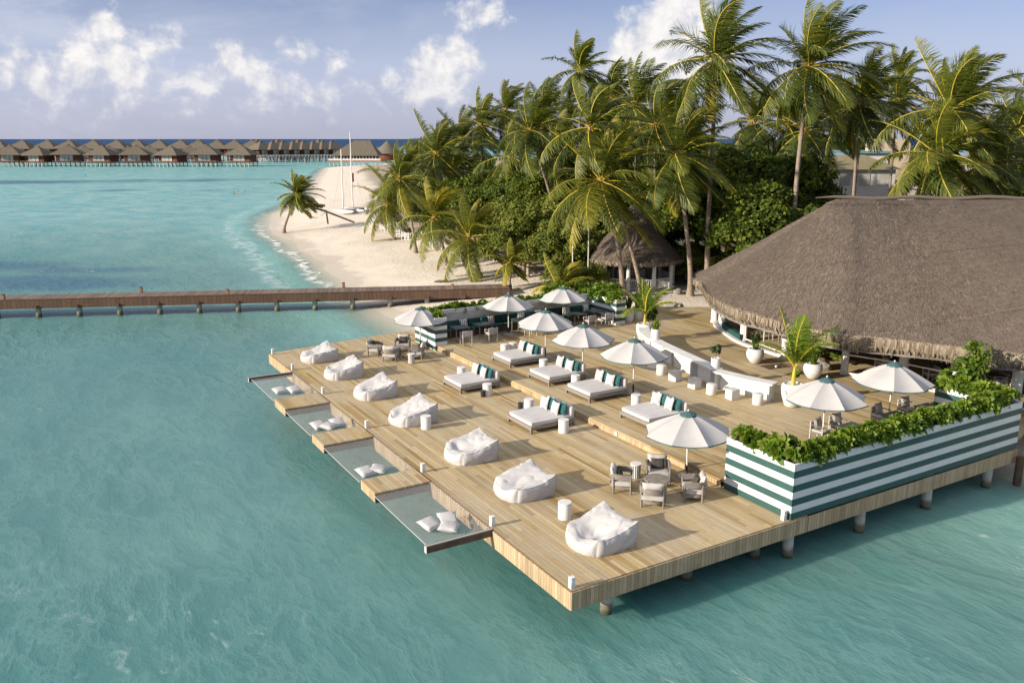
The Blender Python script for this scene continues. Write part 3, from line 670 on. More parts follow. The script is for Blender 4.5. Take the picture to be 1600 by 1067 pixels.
BEDS=[((6.32,17.22),LOW,'lower deck daybed behind the black bin','lower deck beside a small black bin'),((6.25,11.2),LOW,'lower deck daybed nearest the bean bags','lower deck nearest the middle bean bags'),
((9.95,19.05),UP,'farthest terrace daybed','terrace, farthest from the camera'),((9.87,15.5),UP,'second farthest terrace daybed','terrace, second from the far end of its row'),((10.0,12.6),UP,'second nearest terrace daybed','terrace, third from the far end of its row'),((9.95,8.72),UP,'nearest terrace daybed','terrace, half hidden by the nearest umbrella')]
for (x,y),z,nm,lb in BEDS:
    place('daybed',daybed,(x,y,z),0,f'white double daybed on the {lb}','daybed','white daybeds')
    for q,(dx,dy,mt,pos) in enumerate([(.43,.42,'fabric_white','farther white'),(.43,-.36,'fabric_white','nearer white'),(.62,.2,'fabric_teal','farther teal'),(.64,-.55,'fabric_teal','nearer teal')]):
        k='cushion_'+mt
        def mk(mt=mt):
            m=MB(); m.pillow(.50,.50,.17,Matrix.Rotation(R(90),4,'Y'),8,seed=4); return m.build('cushion',MAT[mt])
        c=place(k,mk,(x+dx,y+dy,z+.44+.235),random.uniform(-.14,.14),f'{pos} cushion leaning on the backrest of the {nm}','cushion','cushions on the daybeds'); c.rotation_euler=(0,R(14),c.rotation_euler[2])
# ---------------------------------------------------------------- white drum side tables and the black bins
def drum_table():
    o=empty('side_table'); m=MB(); m.lathe([(.19,0),(.2,.012),(.2,.47),(.196,.478)],28); m.build('drum',MAT['pot_white'],o)
    m=MB(); m.lathe([(.196,.482),(.207,.486),(.207,.52),(.2,.528),(0.0001,.53)],28); m.build('lid',MAT['pot_white'],o); return o
TB=[(6.42,9.85,LOW,'in front of the nearest lower deck daybed'),(2.05,12.95,LOW,'beside the middle bean bag'),(2.2,3.55,LOW,'behind the nearest bean bag'),(6.25,15.6,LOW,'in front of the far lower deck daybed'),(6.55,18.65,LOW,'behind the far lower deck daybed'),(6.65,12.75,LOW,'behind the nearest lower deck daybed'),
(10.1,20.7,UP,'left of a pair behind the farthest terrace daybed'),(10.62,20.75,UP,'right of a pair behind the farthest terrace daybed'),(10.15,17.1,UP,'between the two farthest terrace daybeds'),(9.9,14.05,UP,'between the two middle terrace daybeds'),(10.35,10.35,UP,'beside the umbrella pole by the nearest terrace daybed')]
for x,y,z,lb in TB: place('side_table',drum_table,(x,y,z),0,'round white drum side table '+lb,'side table','white drum tables')
def bin_():
    o=empty('waste_bin'); m=MB(); m.lathe([(.10,0),(.115,.28)],18); m.build('body',MAT['black'],o); m=MB(); m.lathe([(.118,.278),(.122,.285),(.122,.30),(.10,.302)],18); m.build('rim',MAT['black'],o); return o
place('bin',bin_,(5.98,15.5,LOW),0,'small black bin beside the white table in front of the far lower deck daybed','bin','black bins')
place('bin',bin_,(6.45,13.1,LOW),0,'small black bin partly hidden behind the nearest lower deck daybed','bin','black bins')
# ---------------------------------------------------------------- umbrellas
def umbrella(h=2.45,r=1.48,seed=0):
    o=empty('umbrella'); rng=random.Random(seed); n=8; zr=h-.72; a0=PI/8+.1
    m=MB(); m.tube([(0,0,.02),(0,0,h-.08)],.027,10); m.build('pole',MAT['white_trim'],o)
    m=MB(); m.tube([(0,0,.05),(0,0,.42)],.036,10); m.build('socket',MAT['black'],o)
    m=MB(); m.lathe([(.30,0),(.30,.035),(.28,.05),(.05,.055),(.05,.07)],24); m.build('base_plate',MAT['steel'],o)
    # canopy: eight slack panels between ribs
    V=[];F=[];K=7;J=6
    def pt(s,ang,slack):
        z=(h-.06)-(.70)*(s**1.3)-.05*s*slack*0; rr=r*s*(1-.05*slack*s); return Vector((rr*math.cos(ang),rr*math.sin(ang),z+ -.07*slack*s))
    for p in range(n):
        for j in range(J):
            for k in range(K+1):
                f=j/J; ang=a0+2*PI*(p+f)/n; sl=1-(2*f-1)**2; c=math.cos(PI/n)/math.cos((f-.5)*2*PI/n)
                s=.06+.94*k/K; q=pt(s,ang,sl); k_=c*(1-.0)+0*sl; V.append((q.x*k_,q.y*k_,q.z+.012*mnoise.noise((q.x*3,q.y*3,seed))))
    N=n*J
    for p in range(N):
        for k in range(K): F.append((p*(K+1)+k,p*(K+1)+k+1,((p+1)%N)*(K+1)+k+1,((p+1)%N)*(K+1)+k))
    m=MB(); m.add(V,F); m.build('canopy',MAT['canvas'],o,ang=14)
    vs=[];fs=[]
    for p in range(N+1):
        e=Vector(V[(p%N)*(K+1)+K]); d=Vector((e.x,e.y,0)).normalized(); fl=.02*math.sin(p*1.9+seed)
        vs+=[tuple(e+d*.006+Vector((0,0,.004))),tuple(e+d*(.015+fl)+Vector((0,0,-.038)))]
    for p in range(N): fs.append((2*p,2*p+1,2*p+3,2*p+2))
    m=MB(); m.add(vs,fs); m.build('valance',MAT['teal_trim'],o,ang=60)
    m=MB(); vs=[(0,0,h+.012)]+[(.27*math.cos(a0+2*PI*k/16)*(1 if k%2==0 else .93),.27*math.sin(a0+2*PI*k/16)*(1 if k%2==0 else .93),h-.10) for k in range(16)]
    vs+=[(.285*math.cos(a0+2*PI*k/16),.285*math.sin(a0+2*PI*k/16),h-.155) for k in range(16)]
    m.add(vs,[(0,1+k,1+(k+1)%16) for k in range(16)]+[(1+k,17+k,17+(k+1)%16,1+(k+1)%16) for k in range(16)]); m.build('top_vent',MAT['teal_trim'],o,ang=12)
    m=MB(); m.lathe([(.02,h),(.035,h+.03),(.02,h+.06),(.0001,h+.07)],12); m.build('finial',MAT['white_trim'],o)
    for p in range(n):
        ang=a0+2*PI*p/n; m=MB(); m.tube([(0.05*math.cos(ang),.05*math.sin(ang),h-.12),tuple(pt(.97,ang,0)-Vector((0,0,.02)))],.010,4)
        m.tube([(0.04*math.cos(ang),.04*math.sin(ang),h-.85),tuple(pt(.5,ang,0)-Vector((0,0,.02)))],.008,4); m.build('rib',MAT['white_trim'],o)
    return o
UMB=[(7.5,4.1,LOW,2.30,'nearest, over the front armchair group'),(11.45,11.9,UP,2.45,'in front of the curved bar counter'),(11.35,15.55,UP,2.42,'by the second farthest terrace daybed'),(11.56,19.1,UP,2.45,'by the farthest terrace daybed'),(12.6,24.55,UP,2.30,'over the middle of the bench corner'),(16.55,24.9,UP,2.30,'over the right end of the bench corner'),(7.35,25.0,LOW,2.26,'against the far left striped planter'),(13.55,3.6,UP,2.45,'left of the two behind the front hedge'),(17.5,3.75,UP,2.45,'right of the two behind the front hedge')]
for k,(x,y,z,h,lb) in enumerate(UMB):
    o=place('umbrella',umbrella,(x,y,z),k*1.1,'white umbrella with teal trim, '+lb,'umbrella','white umbrellas'); o.scale=(1,1,h/2.45); o.rotation_euler=(R(random.uniform(-1.2,1.2)),R(random.uniform(-1.2,1.2)),k*1.1)
# ---------------------------------------------------------------- armchairs, round tables, striped drum stools
def armchair():
    o=empty('armchair')      # faces -y; back at +y
    pts=[(-.37,-.34,.56),(-.385,-.05,.57)]+[(.385*math.cos(a),.02+.36*math.sin(a),.58) for a in np.linspace(PI,0,13)]+[(.385,-.05,.57),(.37,-.34,.56)]
    def ribbon(m,pts,hh,th):
        n=len(pts); vs=[];fs=[]
        for i,p in enumerate(pts):
            t_=Vector(pts[min(i+1,n-1)])-Vector(pts[max(i-1,0)]); t_.z=0; t_.normalize(); nr=Vector((-t_.y,t_.x,0))
            for a,b in((-1,-1),(1,-1),(1,1),(-1,1)): vs.append(tuple(Vector(p)+nr*a*th/2+Vector((0,0,b*hh/2))))
        for i in range(n-1):
            for k in range(4): k2=(k+1)%4; fs.append((i*4+k,i*4+k2,i*4+4+k2,i*4+4+k))
        fs+=[(3,2,1,0),tuple((n-1)*4+k for k in range(4))]; m.add(vs,fs)
    m=MB(); ribbon(m,pts,.17,.06); m.build('arm_band',MAT['teak_grey'],o,ang=50)
    m=MB(); ribbon(m,[(x*.96,y*.96,.21) for x,y,z in pts],.09,.03); m.box((0,-.33,.21),(.7,.03,.09)); m.build('seat_frame',MAT['teak_grey'],o,ang=50)
    for x,y in((-.375,-.31),(.375,-.31),(-.335,.24),(.335,.24)):
        m=MB(); m.tube([(x,y,0),(x*1.0,y*1.0,.57)],[.03,.042],4); m.build('leg',MAT['teak_grey'],o,smooth=False)
    m=MB(); V,F=cubegrid(10); m.add([(x*.345*(1-.05*abs(y)**6),-.02+y*.33*(1-.04*abs(x)**6),.335+z*.085*(1-.25*max(abs(x),abs(y))**8)) for x,y,z in V],F); m.build('seat_cushion',MAT['fabric_cream'],o,ang=70)
    m=MB(); m.pillow(.66,.46,.20,Matrix.Translation((0,.25,.62))@Matrix.Rotation(R(76),4,'X'),10,pin=.05); m.build('back_cushion',MAT['fabric_cream'],o,ang=70)
    return o
def round_table():
    o=empty('round_table'); m=MB(); m.lathe([(.40,.50),(.42,.506),(.42,.535),(.41,.545),(.0001,.546)],36); m.build('tabletop',MAT['teak_grey'],o)
    m=MB(); m.lathe([(.05,.06),(.05,.5)],14); m.build('pedestal',MAT['teak_grey'],o)
    for k in range(4):
        a=k*PI/2+.4; m=MB(); m.tube([(0,0,.1),(.26*math.cos(a),.26*math.sin(a),.02)],.025,6); m.build('foot',MAT['teak_grey'],o)
    return o
def drum_stool():
    o=empty('drum_stool'); m=MB(); m.lathe([(.15,0),(.17,.02),(.165,.24),(.18,.46),(.19,.47),(.19,.485),(.0001,.49)],32); m.build('body',MAT['drum_stripes'],o); m=MB(); m.lathe([(.192,.49),(.192,.505),(.0001,.508)],32); m.build('top_plate',MAT['pot_white'],o); return o
def group(cx,cy,chairs,tb,stool,nm):
    for (x,y,rz,lb) in chairs:
        place('armchair',armchair,(cx+x,cy+y,LOW),rz,f'grey timber armchair with cream cushions, {lb} of the {nm} group','armchair','armchairs around the low tables')
        def mk():
            m=MB(); m.pillow(.46,.34,.15,Matrix.Translation((0,.06,.60))@Matrix.Rotation(R(72),4,'X'),8); return m.build('cushion',MAT['fabric_dark'])
        place('dark_cushion',mk,(cx+x,cy+y,LOW),rz,f'dark brown cushion on the {lb} armchair of the {nm} group','cushion','dark cushions on the armchairs')
    place('round_table',round_table,(cx+tb[0],cy+tb[1],LOW),0,f'low round grey timber table amid the {nm} armchairs','table','low round tables')
    place('drum_stool',drum_stool,(cx+stool[0],cy+stool[1],LOW),0,f'black and white striped drum stool by the {nm} armchairs','stool','striped drum stools')
group(5.69,3.5,[(-.74,.86,R(50),'left'),(.74,.84,R(-35),'rear'),(-.62,-.55,R(138),'nearest'),(.82,-.80,R(-126),'right')],(0,0),(.30,1.43),'front')
group(5.64,23.79,[(-1.0,1.05,R(50),'left'),(.67,1.15,R(-33),'rear'),(-.72,-.45,R(140),'nearest'),(.66,-.72,R(-122),'right')],(0,0),(-.03,-1.49),'far')
# ---------------------------------------------------------------- striped planter walls
def striped_planter(name,lb,segs,mat,zt,zb,soilpoly):
    """segs: straight wall panels (x0,y0,x1,y1,thickness)"""
    o=empty(name,(0,0,0),0,lb,'planter','striped planter walls')
    for x0,y0,x1,y1 in segs:
        m=MB(); m.box(((x0+x1)/2,(y0+y1)/2,(zt+zb)/2),(x1-x0,y1-y0,zt-zb),b=.006); m.build('panel',MAT[mat],o,smooth=False)
    for k,p in enumerate(soilpoly):
        m=MB(); m.prism(p,zt-.5,zt-.09-.004*k); m.build('soil',MAT['soil'],o,smooth=False)
    return o
striped_planter('striped_planter','long green and white striped planter wall on the front edge of the terrace',
 [(7.87,.004,7.95,2.75),(8.50,.70,8.56,2.68),(7.953,2.67,8.56,2.75),(7.953,.004,19.75,.084),(8.563,.62,19.1,.70),(19.67,.087,19.75,2.95),(19.06,.703,19.12,2.87),(19.06,2.873,19.667,2.95)],'stripes_front',3.1,LOW+.002,
 [[(7.95,.08),(8.5,.08),(8.5,2.67),(7.95,2.67)],[(8.5,.08),(19.06,.08),(19.06,.62),(8.5,.62)],[(19.12,.08),(19.67,.08),(19.67,2.87),(19.12,2.87)]])
# bench corner at the far end of the terrace: striped planters on three sides
o=empty('bench_corner_planter',(0,0,0),0,'U shaped striped planter wall round the bench corner at the far end','planter','striped planter walls')
def pan(x0,y0,x1,y1,mat,name='panel',z0=UP+.003,z1=3.1):
    m=MB(); m.box(((x0+x1)/2,(y0+y1)/2,(z0+z1)/2),(x1-x0,y1-y0,z1-z0),b=.006); return m.build(name,MAT[mat],o,smooth=False)
pan(7.75,24.0,7.83,26.6,'stripes_nook',z0=LOW+.003); pan(7.833,24.0,8.47,24.08,'stripes_nook',z0=UP+.003); pan(8.39,24.083,8.47,26.0,'stripes_nook')
pan(19.25,23.3,19.33,25.9,'stripes_nook'); pan(19.333,23.3,19.95,23.38,'stripes_nook'); pan(19.87,23.383,19.95,26.5,'stripes_nook')
pan(8.473,25.9,19.247,25.98,'concrete',z1=2.88); pan(8.473,25.885,19.247,25.985,'white_paint','cap_band',2.882,3.1); pan(7.833,26.52,19.867,26.6,'stripes_nook')
for p in ([(7.83,24.08),(8.39,24.08),(8.39,26.5),(7.83,26.5)],[(8.4,25.98),(19.3,25.98),(19.3,26.5),(8.4,26.5)],[(19.33,23.38),(19.87,23.38),(19.87,26.5),(19.33,26.5)]):
    m=MB(); m.prism(p,2.6,3.0); m.build('soil',MAT['soil'],o,smooth=False)
# bench
o=empty('bench',(0,0,0),0,'long built-in bench with dark teal upholstery inside the bench corner','bench')
m=MB(); m.box((13.86,25.6,UP+.17),(10.75,.55,.33),b=.01); m.build('base',MAT['timber_dark'],o)
for x in np.arange(9.6,19.2,2.14):
    m=MB(); m.box((x,25.56,UP+.40),(2.10,.64,.13),b=.035); m.build('seat',MAT['teal_bench'],o)
    m=MB(); m.box((x,25.83,UP+.66),(2.10,.13,.38),b=.04,M=Matrix.Rotation(R(-7),4,'X')); m.build('backrest',MAT['teal_bench'],o)
CU=[(8.95,'s','leftmost striped'),(10.3,'s','second striped'),(11.6,'t','plain teal, left'),(12.05,'s','third striped'),(14.05,'s','fourth striped'),(14.55,'t','plain teal, right'),(15.3,'s','fifth striped'),(17.3,'s','sixth striped'),(18.7,'s','rightmost striped')]
for x,k,lb in CU:
    def mk(k=k):
        m=MB(); m.pillow(.5,.48,.15,Matrix.Rotation(R(90),4,'X'),8); return m.build('cushion',MAT['cushion_stripes' if k=='s' else 'fabric_teal'])
    c=place('bench_cushion'+k,mk,(x,25.62,UP+.47+.22),0,f'{lb} cushion on the bench in the far corner','cushion','bench cushions'); c.rotation_euler=(R(-14),random.uniform(-.12,.12),random.uniform(-.2,.2))
# ---------------------------------------------------------------- dining chairs and tables
def dining_chair():
    o=empty('dining_chair')         # faces -y
    for x,y,h in((-.25,-.24,.66),(.25,-.24,.66),(-.25,.24,.80),(.25,.24,.80)):
        m=MB(); m.box((x,y,h/2),(.045,.045,h),b=.006); m.build('leg',MAT['fabric_cream'],o)
    m=MB(); m.box((0,0,.40),(.50,.50,.05),b=.008); m.build('seat_frame',MAT['teak_grey'],o)
    m=MB(); m.box((0,-.01,.465),(.47,.46,.08),b=.025); m.build('seat_cushion',MAT['fabric_cream'],o)
    m=MB(); m.box((0,.235,.65),(.46,.05,.30),b=.02); m.build('backrest',MAT['fabric_grey'],o)
    for x in(-.25,.25):
        m=MB(); m.box((x,0,.675),(.055,.52,.03),b=.006); m.build('armrest',MAT['teak_grey'],o)
    return o
def dining_table():
    o=empty('dining_table'); m=MB()
    for k in range(7): m.box((0,-.36+.12*k,.735),(.9,.112,.03),b=.004)
    m.box((0,0,.705),(.8,.74,.03)); m.build('tabletop',MAT['table_slate'],o,smooth=False)
    for x in(-.39,.39):
        for y in(-.35,.35):
            m=MB(); m.box((x,y,.35),(.05,.05,.69),b=.006); m.build('leg',MAT['teak_grey'],o)
    return o
for x,y,lb in [(9.53,24.6,'leftmost'),(11.0,24.65,'second from the left'),(13.5,24.65,'in the middle'),(17.15,24.35,'second from the right'),(18.6,24.45,'rightmost')]:
    place('dining_table',dining_table,(x,y,UP),0,f'slate topped square dining table by the bench, {lb}','table','dining tables by the bench')
for x,y,rz,lb in [(9.35,23.5,170,'leftmost'),(10.88,23.48,178,'second from the left'),(13.5,23.6,185,'third, half hidden by an umbrella'),(14.3,23.55,176,'fourth, half hidden by an umbrella'),(17.4,23.4,183,'second from the right'),(18.7,23.42,172,'rightmost')]:
    place('dining_chair',dining_chair,(x,y,UP),R(rz),f'dining chair facing the bench, {lb} of its row','chair','dining chairs by the bench')
for x,lb in [(14.1,'left'),(16.6,'middle'),(18.55,'right')]:
    place('dining_table',dining_table,(x,2.75,UP),0,f'slate topped dining table behind the front hedge, {lb}','table','dining tables behind the front hedge')
def grey_pillow():
    m=MB(); m.pillow(.45,.42,.15,Matrix.Rotation(R(76),4,'X'),8); return m.build('pillow',MAT['fabric_grey'])
for k,(x,lb) in enumerate([(13.42,'leftmost'),(14.45,'second from the left'),(16.84,'third from the left'),(18.46,'rightmost')]):
    place('dining_chair',dining_chair,(x,3.62,UP),R([8,-6,5,-9][k]),f'dining chair behind the front hedge, {lb} of four','chair','dining chairs behind the front hedge')
    place('grey_pillow',grey_pillow,(x,3.74,UP+.72),R([8,-6,5,-9][k]),f'grey pillow on the {lb} chair behind the front hedge','pillow','grey pillows behind the front hedge')
# ---------------------------------------------------------------- curved white bar counter and stools
def catmull(P,n):
    P=[Vector((*p,0)[:3]) for p in P]; out=[]
    Q=[P[0]*2-P[1]]+P+[P[-1]*2-P[-2]]
    for i in range(1,len(Q)-2):
        for k in range(n):
            t_=k/n; a,b,c,d=Q[i-1:i+3]
            out.append(.5*((2*b)+(c-a)*t_+(2*a-5*b+4*c-d)*t_*t_+(3*b-a-3*c+d)*t_**3))
    return out+[P[-1]]
def strip_solid(m,cl,w0,w1,z0,z1,mi=0):
    n=len(cl); vs=[];fs=[]
    for i,p in enumerate(cl):
        t_=(cl[min(i+1,n-1)]-cl[max(i-1,0)]); t_.z=0; t_.normalize(); nr=Vector((-t_.y,t_.x,0))
        for a,z in((w0,z0),(w1,z0),(w1,z1),(w0,z1)): q=p+nr*a; vs.append((q.x,q.y,z))
    for i in range(n-1):
        for k in range(4): k2=(k+1)%4; fs.append((i*4+k,i*4+k2,i*4+4+k2,i*4+4+k))
    fs+=[(0,1,2,3),tuple((n-1)*4+k for k in(3,2,1,0))]; m.add(vs,fs,mi)
o=empty('bar_counter',(0,0,0),0,'long curved white bar counter in two lengths facing the umbrellas','bar counter')
A=catmull([(15.82,7.95),(15.42,9.3),(15.15,10.75)],8); B=catmull([(15.22,10.75),(15.55,12.3),(15.95,14.2),(16.45,16.3),(17.15,18.0),(17.9,19.1)],8)
for cl,z,l in((A,2.40,'counter_top'),(B,2.45,'counter_top')):
    m=MB(); strip_solid(m,cl,-.28,.30,z-.07,z); m.build('counter_top',MAT['white_paint'],o,ang=30)
def sub(cl,a,b): return cl[a:b+1]
for cl,segs,z in((A,[(1,15)],2.328),(B,[(2,8),(10,17),(18,27),(28,40)],2.378)):
    for a,b in segs:
        m=MB(); strip_solid(m,sub(cl,a,b),-.06,.02,UP+.003,z); m.build('front_panel',MAT['white_paint'],o,ang=30)
for cl,i,z in((A,1,2.327),(A,15,2.327),(B,1,2.377),(B,9,2.377),(B,39,2.377)):
    p=cl[i]; d=(cl[i+1 if i+1<len(cl) else i]-cl[i-1]).normalized(); m=MB(); m.box((p.x-d.y*.02,p.y+d.x*.02,(UP+z)/2+.0015),(.09,.50,z-UP-.003),b=.004,rz=math.atan2(d.y,d.x)); m.build('end_panel',MAT['white_paint'],o,smooth=False)
def cube_stool():
    o=empty('cube_stool'); m=MB(); m.box((0,0,.22),(.44,.44,.43),b=.015); m.build('body',MAT['pot_white'],o); m=MB(); m.box((0,0,.445),(.43,.43,.02),b=.006); m.build('seat',MAT['fabric_white'],o); return o
def round_stool():
    o=empty('round_stool'); m=MB(); m.lathe([(.215,0),(.225,.02),(.22,.24),(.225,.42),(.215,.45),(.19,.46)],28); m.build('body',MAT['pot_white'],o); m=MB(); m.lathe([(.19,.462),(.18,.468),(.0001,.47)],28); m.build('seat',MAT['fabric_white'],o); return o
for k,(x,y,c) in enumerate([(14.9,14.7,1),(14.5,13.64,0),(14.35,12.5,1),(14.3,11.15,1),(14.3,10.1,0),(14.55,9.1,1),(14.95,8.05,0)]):
    place('cube_stool' if c else 'round_stool',cube_stool if c else round_stool,(x,y,UP),R([30,0,8,4,0,-6,0][k]),f'white {"cube" if c else "round drum"} stool at the bar counter, {ORD[k]} from the far end','stool','white stools at the bar')
# ---------------------------------------------------------------- big thatched pavilion restaurant
EAVE=[(46,13),(38,19.5),(31,23.5),(26.6,23.9),(24.2,22.2),(23.1,20.3),(21.9,18.8),(20.7,17.1),(19.7,15.1),(19.15,13.4),(18.7,10.4),(18.8,7.5),(19.5,6.35),(20.6,4.3),(21.3,3.0),(22.1,1.4),(24.0,-2.0),(27.5,-5.5),(34,-9),(44,-10.5)]
ec=catmull(EAVE,10); RA=Vector((23.24,12.83,9.51)); RB=Vector((44,.5,9.5)); ZE=4.12
def build_roof(o,ec,rid,ZE,rows,mat,sagk=.25,zoff=0,name='roof'):
    n=len(ec); acc=[0]
    for i in range(1,n): acc.append(acc[-1]+(ec[i]-ec[i-1]).length)
    V=[];UVs=[]; P3=[]
    for i,e in enumerate(ec):
        top=rid(i,e); bot=Vector((e.x,e.y,ZE)); L=(top-bot).length; row=[]
        for j in range(rows+1):
            f=j/rows; p=bot.lerp(top,f); p.z+=-sagk*math.sin(PI*f)*.6+zoff
            p.z+=.06*mnoise.noise((p.x*.45,p.y*.45,p.z*.45))+.03*mnoise.noise((p.x*1.7,p.y*1.7,p.z*1.7))
            if f>.97 : p.z-=.05
            V.append(p); UVs.append((acc[i]*(1-.55*f),L*(1-f))); row.append(p)
        P3.append(row)
    I=np.arange(n*(rows+1)).reshape(n,rows+1); F=np.stack([I[:-1,:-1],I[:-1,1:],I[1:,1:],I[1:,:-1]],-1).reshape(-1,4)
    r=rawmesh(name,np.array(V),F,mat,o,smooth=True,uv=np.array(UVs)); return r,P3
rest=empty('thatched_restaurant',(0,0,0),0,'large brown thatched restaurant with a shaggy eave and white posts at right','restaurant')
nE=len(ec)
def ridpt(i,e):
    a=RB-RA; L=math.hypot(a.x,a.y); q=((e.x-RA.x)*a.x+(e.y-RA.y)*a.y)/L; q=4.6*math.log1p(math.exp(min(30,(q-2.)/4.6)))   # rounded end, straight ridge
    return RA.lerp(RB,max(0,min(1,q/L)))
roof,P3=build_roof(rest,ec,ridpt,ZE,46,MAT['thatch'],.1)
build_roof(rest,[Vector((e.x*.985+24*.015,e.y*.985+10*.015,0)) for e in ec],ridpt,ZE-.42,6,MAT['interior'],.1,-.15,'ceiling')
# straw tufts lying on the slope
def tufts(P3,n,rng,ln,wd,i0=0,i1=None,lift=.035):
    N=len(P3);Rw=len(P3[0]); i1=i1 or N-1; A=np.array([[tuple(p) for p in r] for r in P3])
    ii=rng.uniform(i0,i1-.001,n); jj=rng.uniform(0.4,Rw-1.001,n); a=ii.astype(int); b=jj.astype(int); fa=(ii-a)[:,None]; fb_=(jj-b)[:,None]
    p=(A[a,b]*(1-fa)+A[a+1,b]*fa)*(1-fb_)+(A[a,b+1]*(1-fa)+A[a+1,b+1]*fa)*fb_
    dn=A[a,b]-A[a,b+1]; dn/=np.linalg.norm(dn,axis=1)[:,None]+1e-9; sd=A[a+1,b]-A[a,b]; sd/=np.linalg.norm(sd,axis=1)[:,None]+1e-9
    nr=np.cross(dn,sd); nr/=np.linalg.norm(nr,axis=1)[:,None]+1e-9; nr*=np.sign(nr[:,2:3]+1e-9)
    l=rng.uniform(.5,1.2,n)[:,None]*ln; w=rng.uniform(.6,1.4,n)[:,None]*wd; ang=rng.normal(0,.28,n)[:,None]; d=dn+sd*ang; s=np.cross(nr,d)
    q0=p-s*w+nr*.004; q1=p+s*w+nr*.004; k=rng.uniform(.2,1.6,n)[:,None]*lift; q2=p+d*l+s*w*.5+nr*k; q3=p+d*l-s*w*.5+nr*k
    V=np.stack([q0,q1,q2,q3],1).reshape(-1,3); F=np.arange(4*n).reshape(-1,4); return V,F,np.repeat(rng.uniform(0,1,n),4)
rng=np.random.default_rng(5)
V,F,T=tufts(P3,46000,rng,.24,.013,30,170,.035); rawmesh('straw_layer',V,F,MAT['straw'],rest,attr={'tint':T})['kind']='stuff'
# ridge roll
m=MB(); m.tube([RA+(RB-RA)*f+Vector((0,0,.02+.05*math.sin(f*40))) for f in np.linspace(0,1,30)],[.02,.06]+[.09]*28,8); m.build('ridge_roll',MAT['thatch'],rest)
# hanging fringe at the eave
def fringe(ec,n,z0,drop,inset,rng,cen,w=.035):
    N=len(ec); A=np.array([(e.x,e.y) for e in ec]); ii=rng.uniform(0,N-1.001,n); a=ii.astype(int); f=(ii-a)[:,None]
    p=A[a]*(1-f)+A[a+1]*f; tg=A[a+1]-A[a]; tg/=np.linalg.norm(tg,axis=1)[:,None]+1e-9; inn=np.array(cen)-p; nn=np.stack([-tg[:,1],tg[:,0]],1); nn*=np.sign((nn*inn).sum(1))[:,None]
    dep=rng.uniform(-.08,.25,n)[:,None]; zz=z0+rng.uniform(-.04,.10,n); d=drop*rng.uniform(.65,1.15,n); sw=rng.normal(0,.07,n)[:,None]; ww=rng.uniform(.5,1.5,n)[:,None]*w
    t0=p+nn*(dep+.0); b0=p+nn*(dep+inset*rng.uniform(.5,1.2,n)[:,None])+tg*sw; m0=p+nn*(dep-.02)+tg*sw*.3
    c=lambda q,s,z: np.concatenate([q+tg*ww*s,z[:,None]],1)
    V=np.stack([c(t0,-1,zz+.05),c(t0,1,zz+.05),c(m0,1,zz-d*.45),c(m0,-1,zz-d*.45),c(b0,.35,zz-d),c(b0,-.35,zz-d)],1).reshape(-1,3)
    q=np.arange(n)[:,None]*6; F=np.concatenate([q+np.array([[0,1,2,3]]),q+np.array([[3,2,4,5]])]); return V,F,np.repeat(rng.uniform(0,1,n)**1.2,6)
V,F,T=fringe(ec[30:160],10000,ZE,.56,.38,rng,(26,12)); rawmesh('eave_fringe',V,F,MAT['fringe'],rest,attr={'tint':T})['kind']='stuff'
# ring beam that the thatch rests on, posts, glazed front
BASE=[(26.5,21.6),(24.62,20.55),(23.81,19.51),(22.76,17.56),(22.22,16.3),(21.99,15.18),(21.85,12.95)]
bc=catmull(BASE,6)
m=MB(); strip_solid(m,bc,-.12,.12,UP+.003,UP+.14); m.build('plinth',MAT['white_paint'],rest,ang=30)
m=MB(); strip_solid(m,[p for p in bc[4:24]],.13,.42,UP+.003,UP+.42); m.build('window_seat',MAT['teal_bench'],rest,ang=30)
for (x,y,r) in [(24.9,20.95,.22),(24.0,19.4,.24),(22.75,16.5,.2),(22.1,13.0,.2),(21.95,9.3,.17),(22.75,6.85,.2),(23.1,4.6,.24),(23.6,2.3,.22),(25.0,-.6,.22),(27.5,22.2,.22),(31.5,20.5,.22)]:
    m=MB(); m.lathe([(r*1.15,0),(r*1.1,.10),(r,.16),(r*.93,2.9)],16); m.build('post',MAT['white_paint'],rest,loc=(x,y,UP+.003))
def window(p0,p1,z0,z1,nm):
    p0=Vector(p0);p1=Vector(p1); d=(p1-p0); L=d.length; a=math.atan2(d.y,d.x); c=(p0+p1)/2
    f=MB()
    for z in (z0+.03,z0+(z1-z0)*.42,z1-.03): f.box((c.x,c.y,z),(L,.06,.06),rz=a)
    k=max(1,round(L/1.7))
    for i in range(k+1):
        q=p0+d*(i/k); f.box((q.x,q.y,(z0+z1)/2),(.05,.055,z1-z0-.13),rz=a)
    return f.build('window_frame',MAT['white_trim'],rest,smooth=False)
window((22.7,16.3),(22.15,13.2),UP+.14,UP+2.2,'a'); window((21.95,9.2),(22.75,6.95),UP+.05,UP+2.2,'b'); window((22.8,6.7),(23.1,4.75),UP+.05,UP+2.2,'c')
m=MB(); strip_solid(m,catmull([(22.0,9.3),(22.7,6.9),(23.05,4.6),(23.6,2.2),(25,-.8)],5),-.1,.1,UP+.003,UP+.08); m.build('sill',MAT['white_paint'],rest,ang=30)
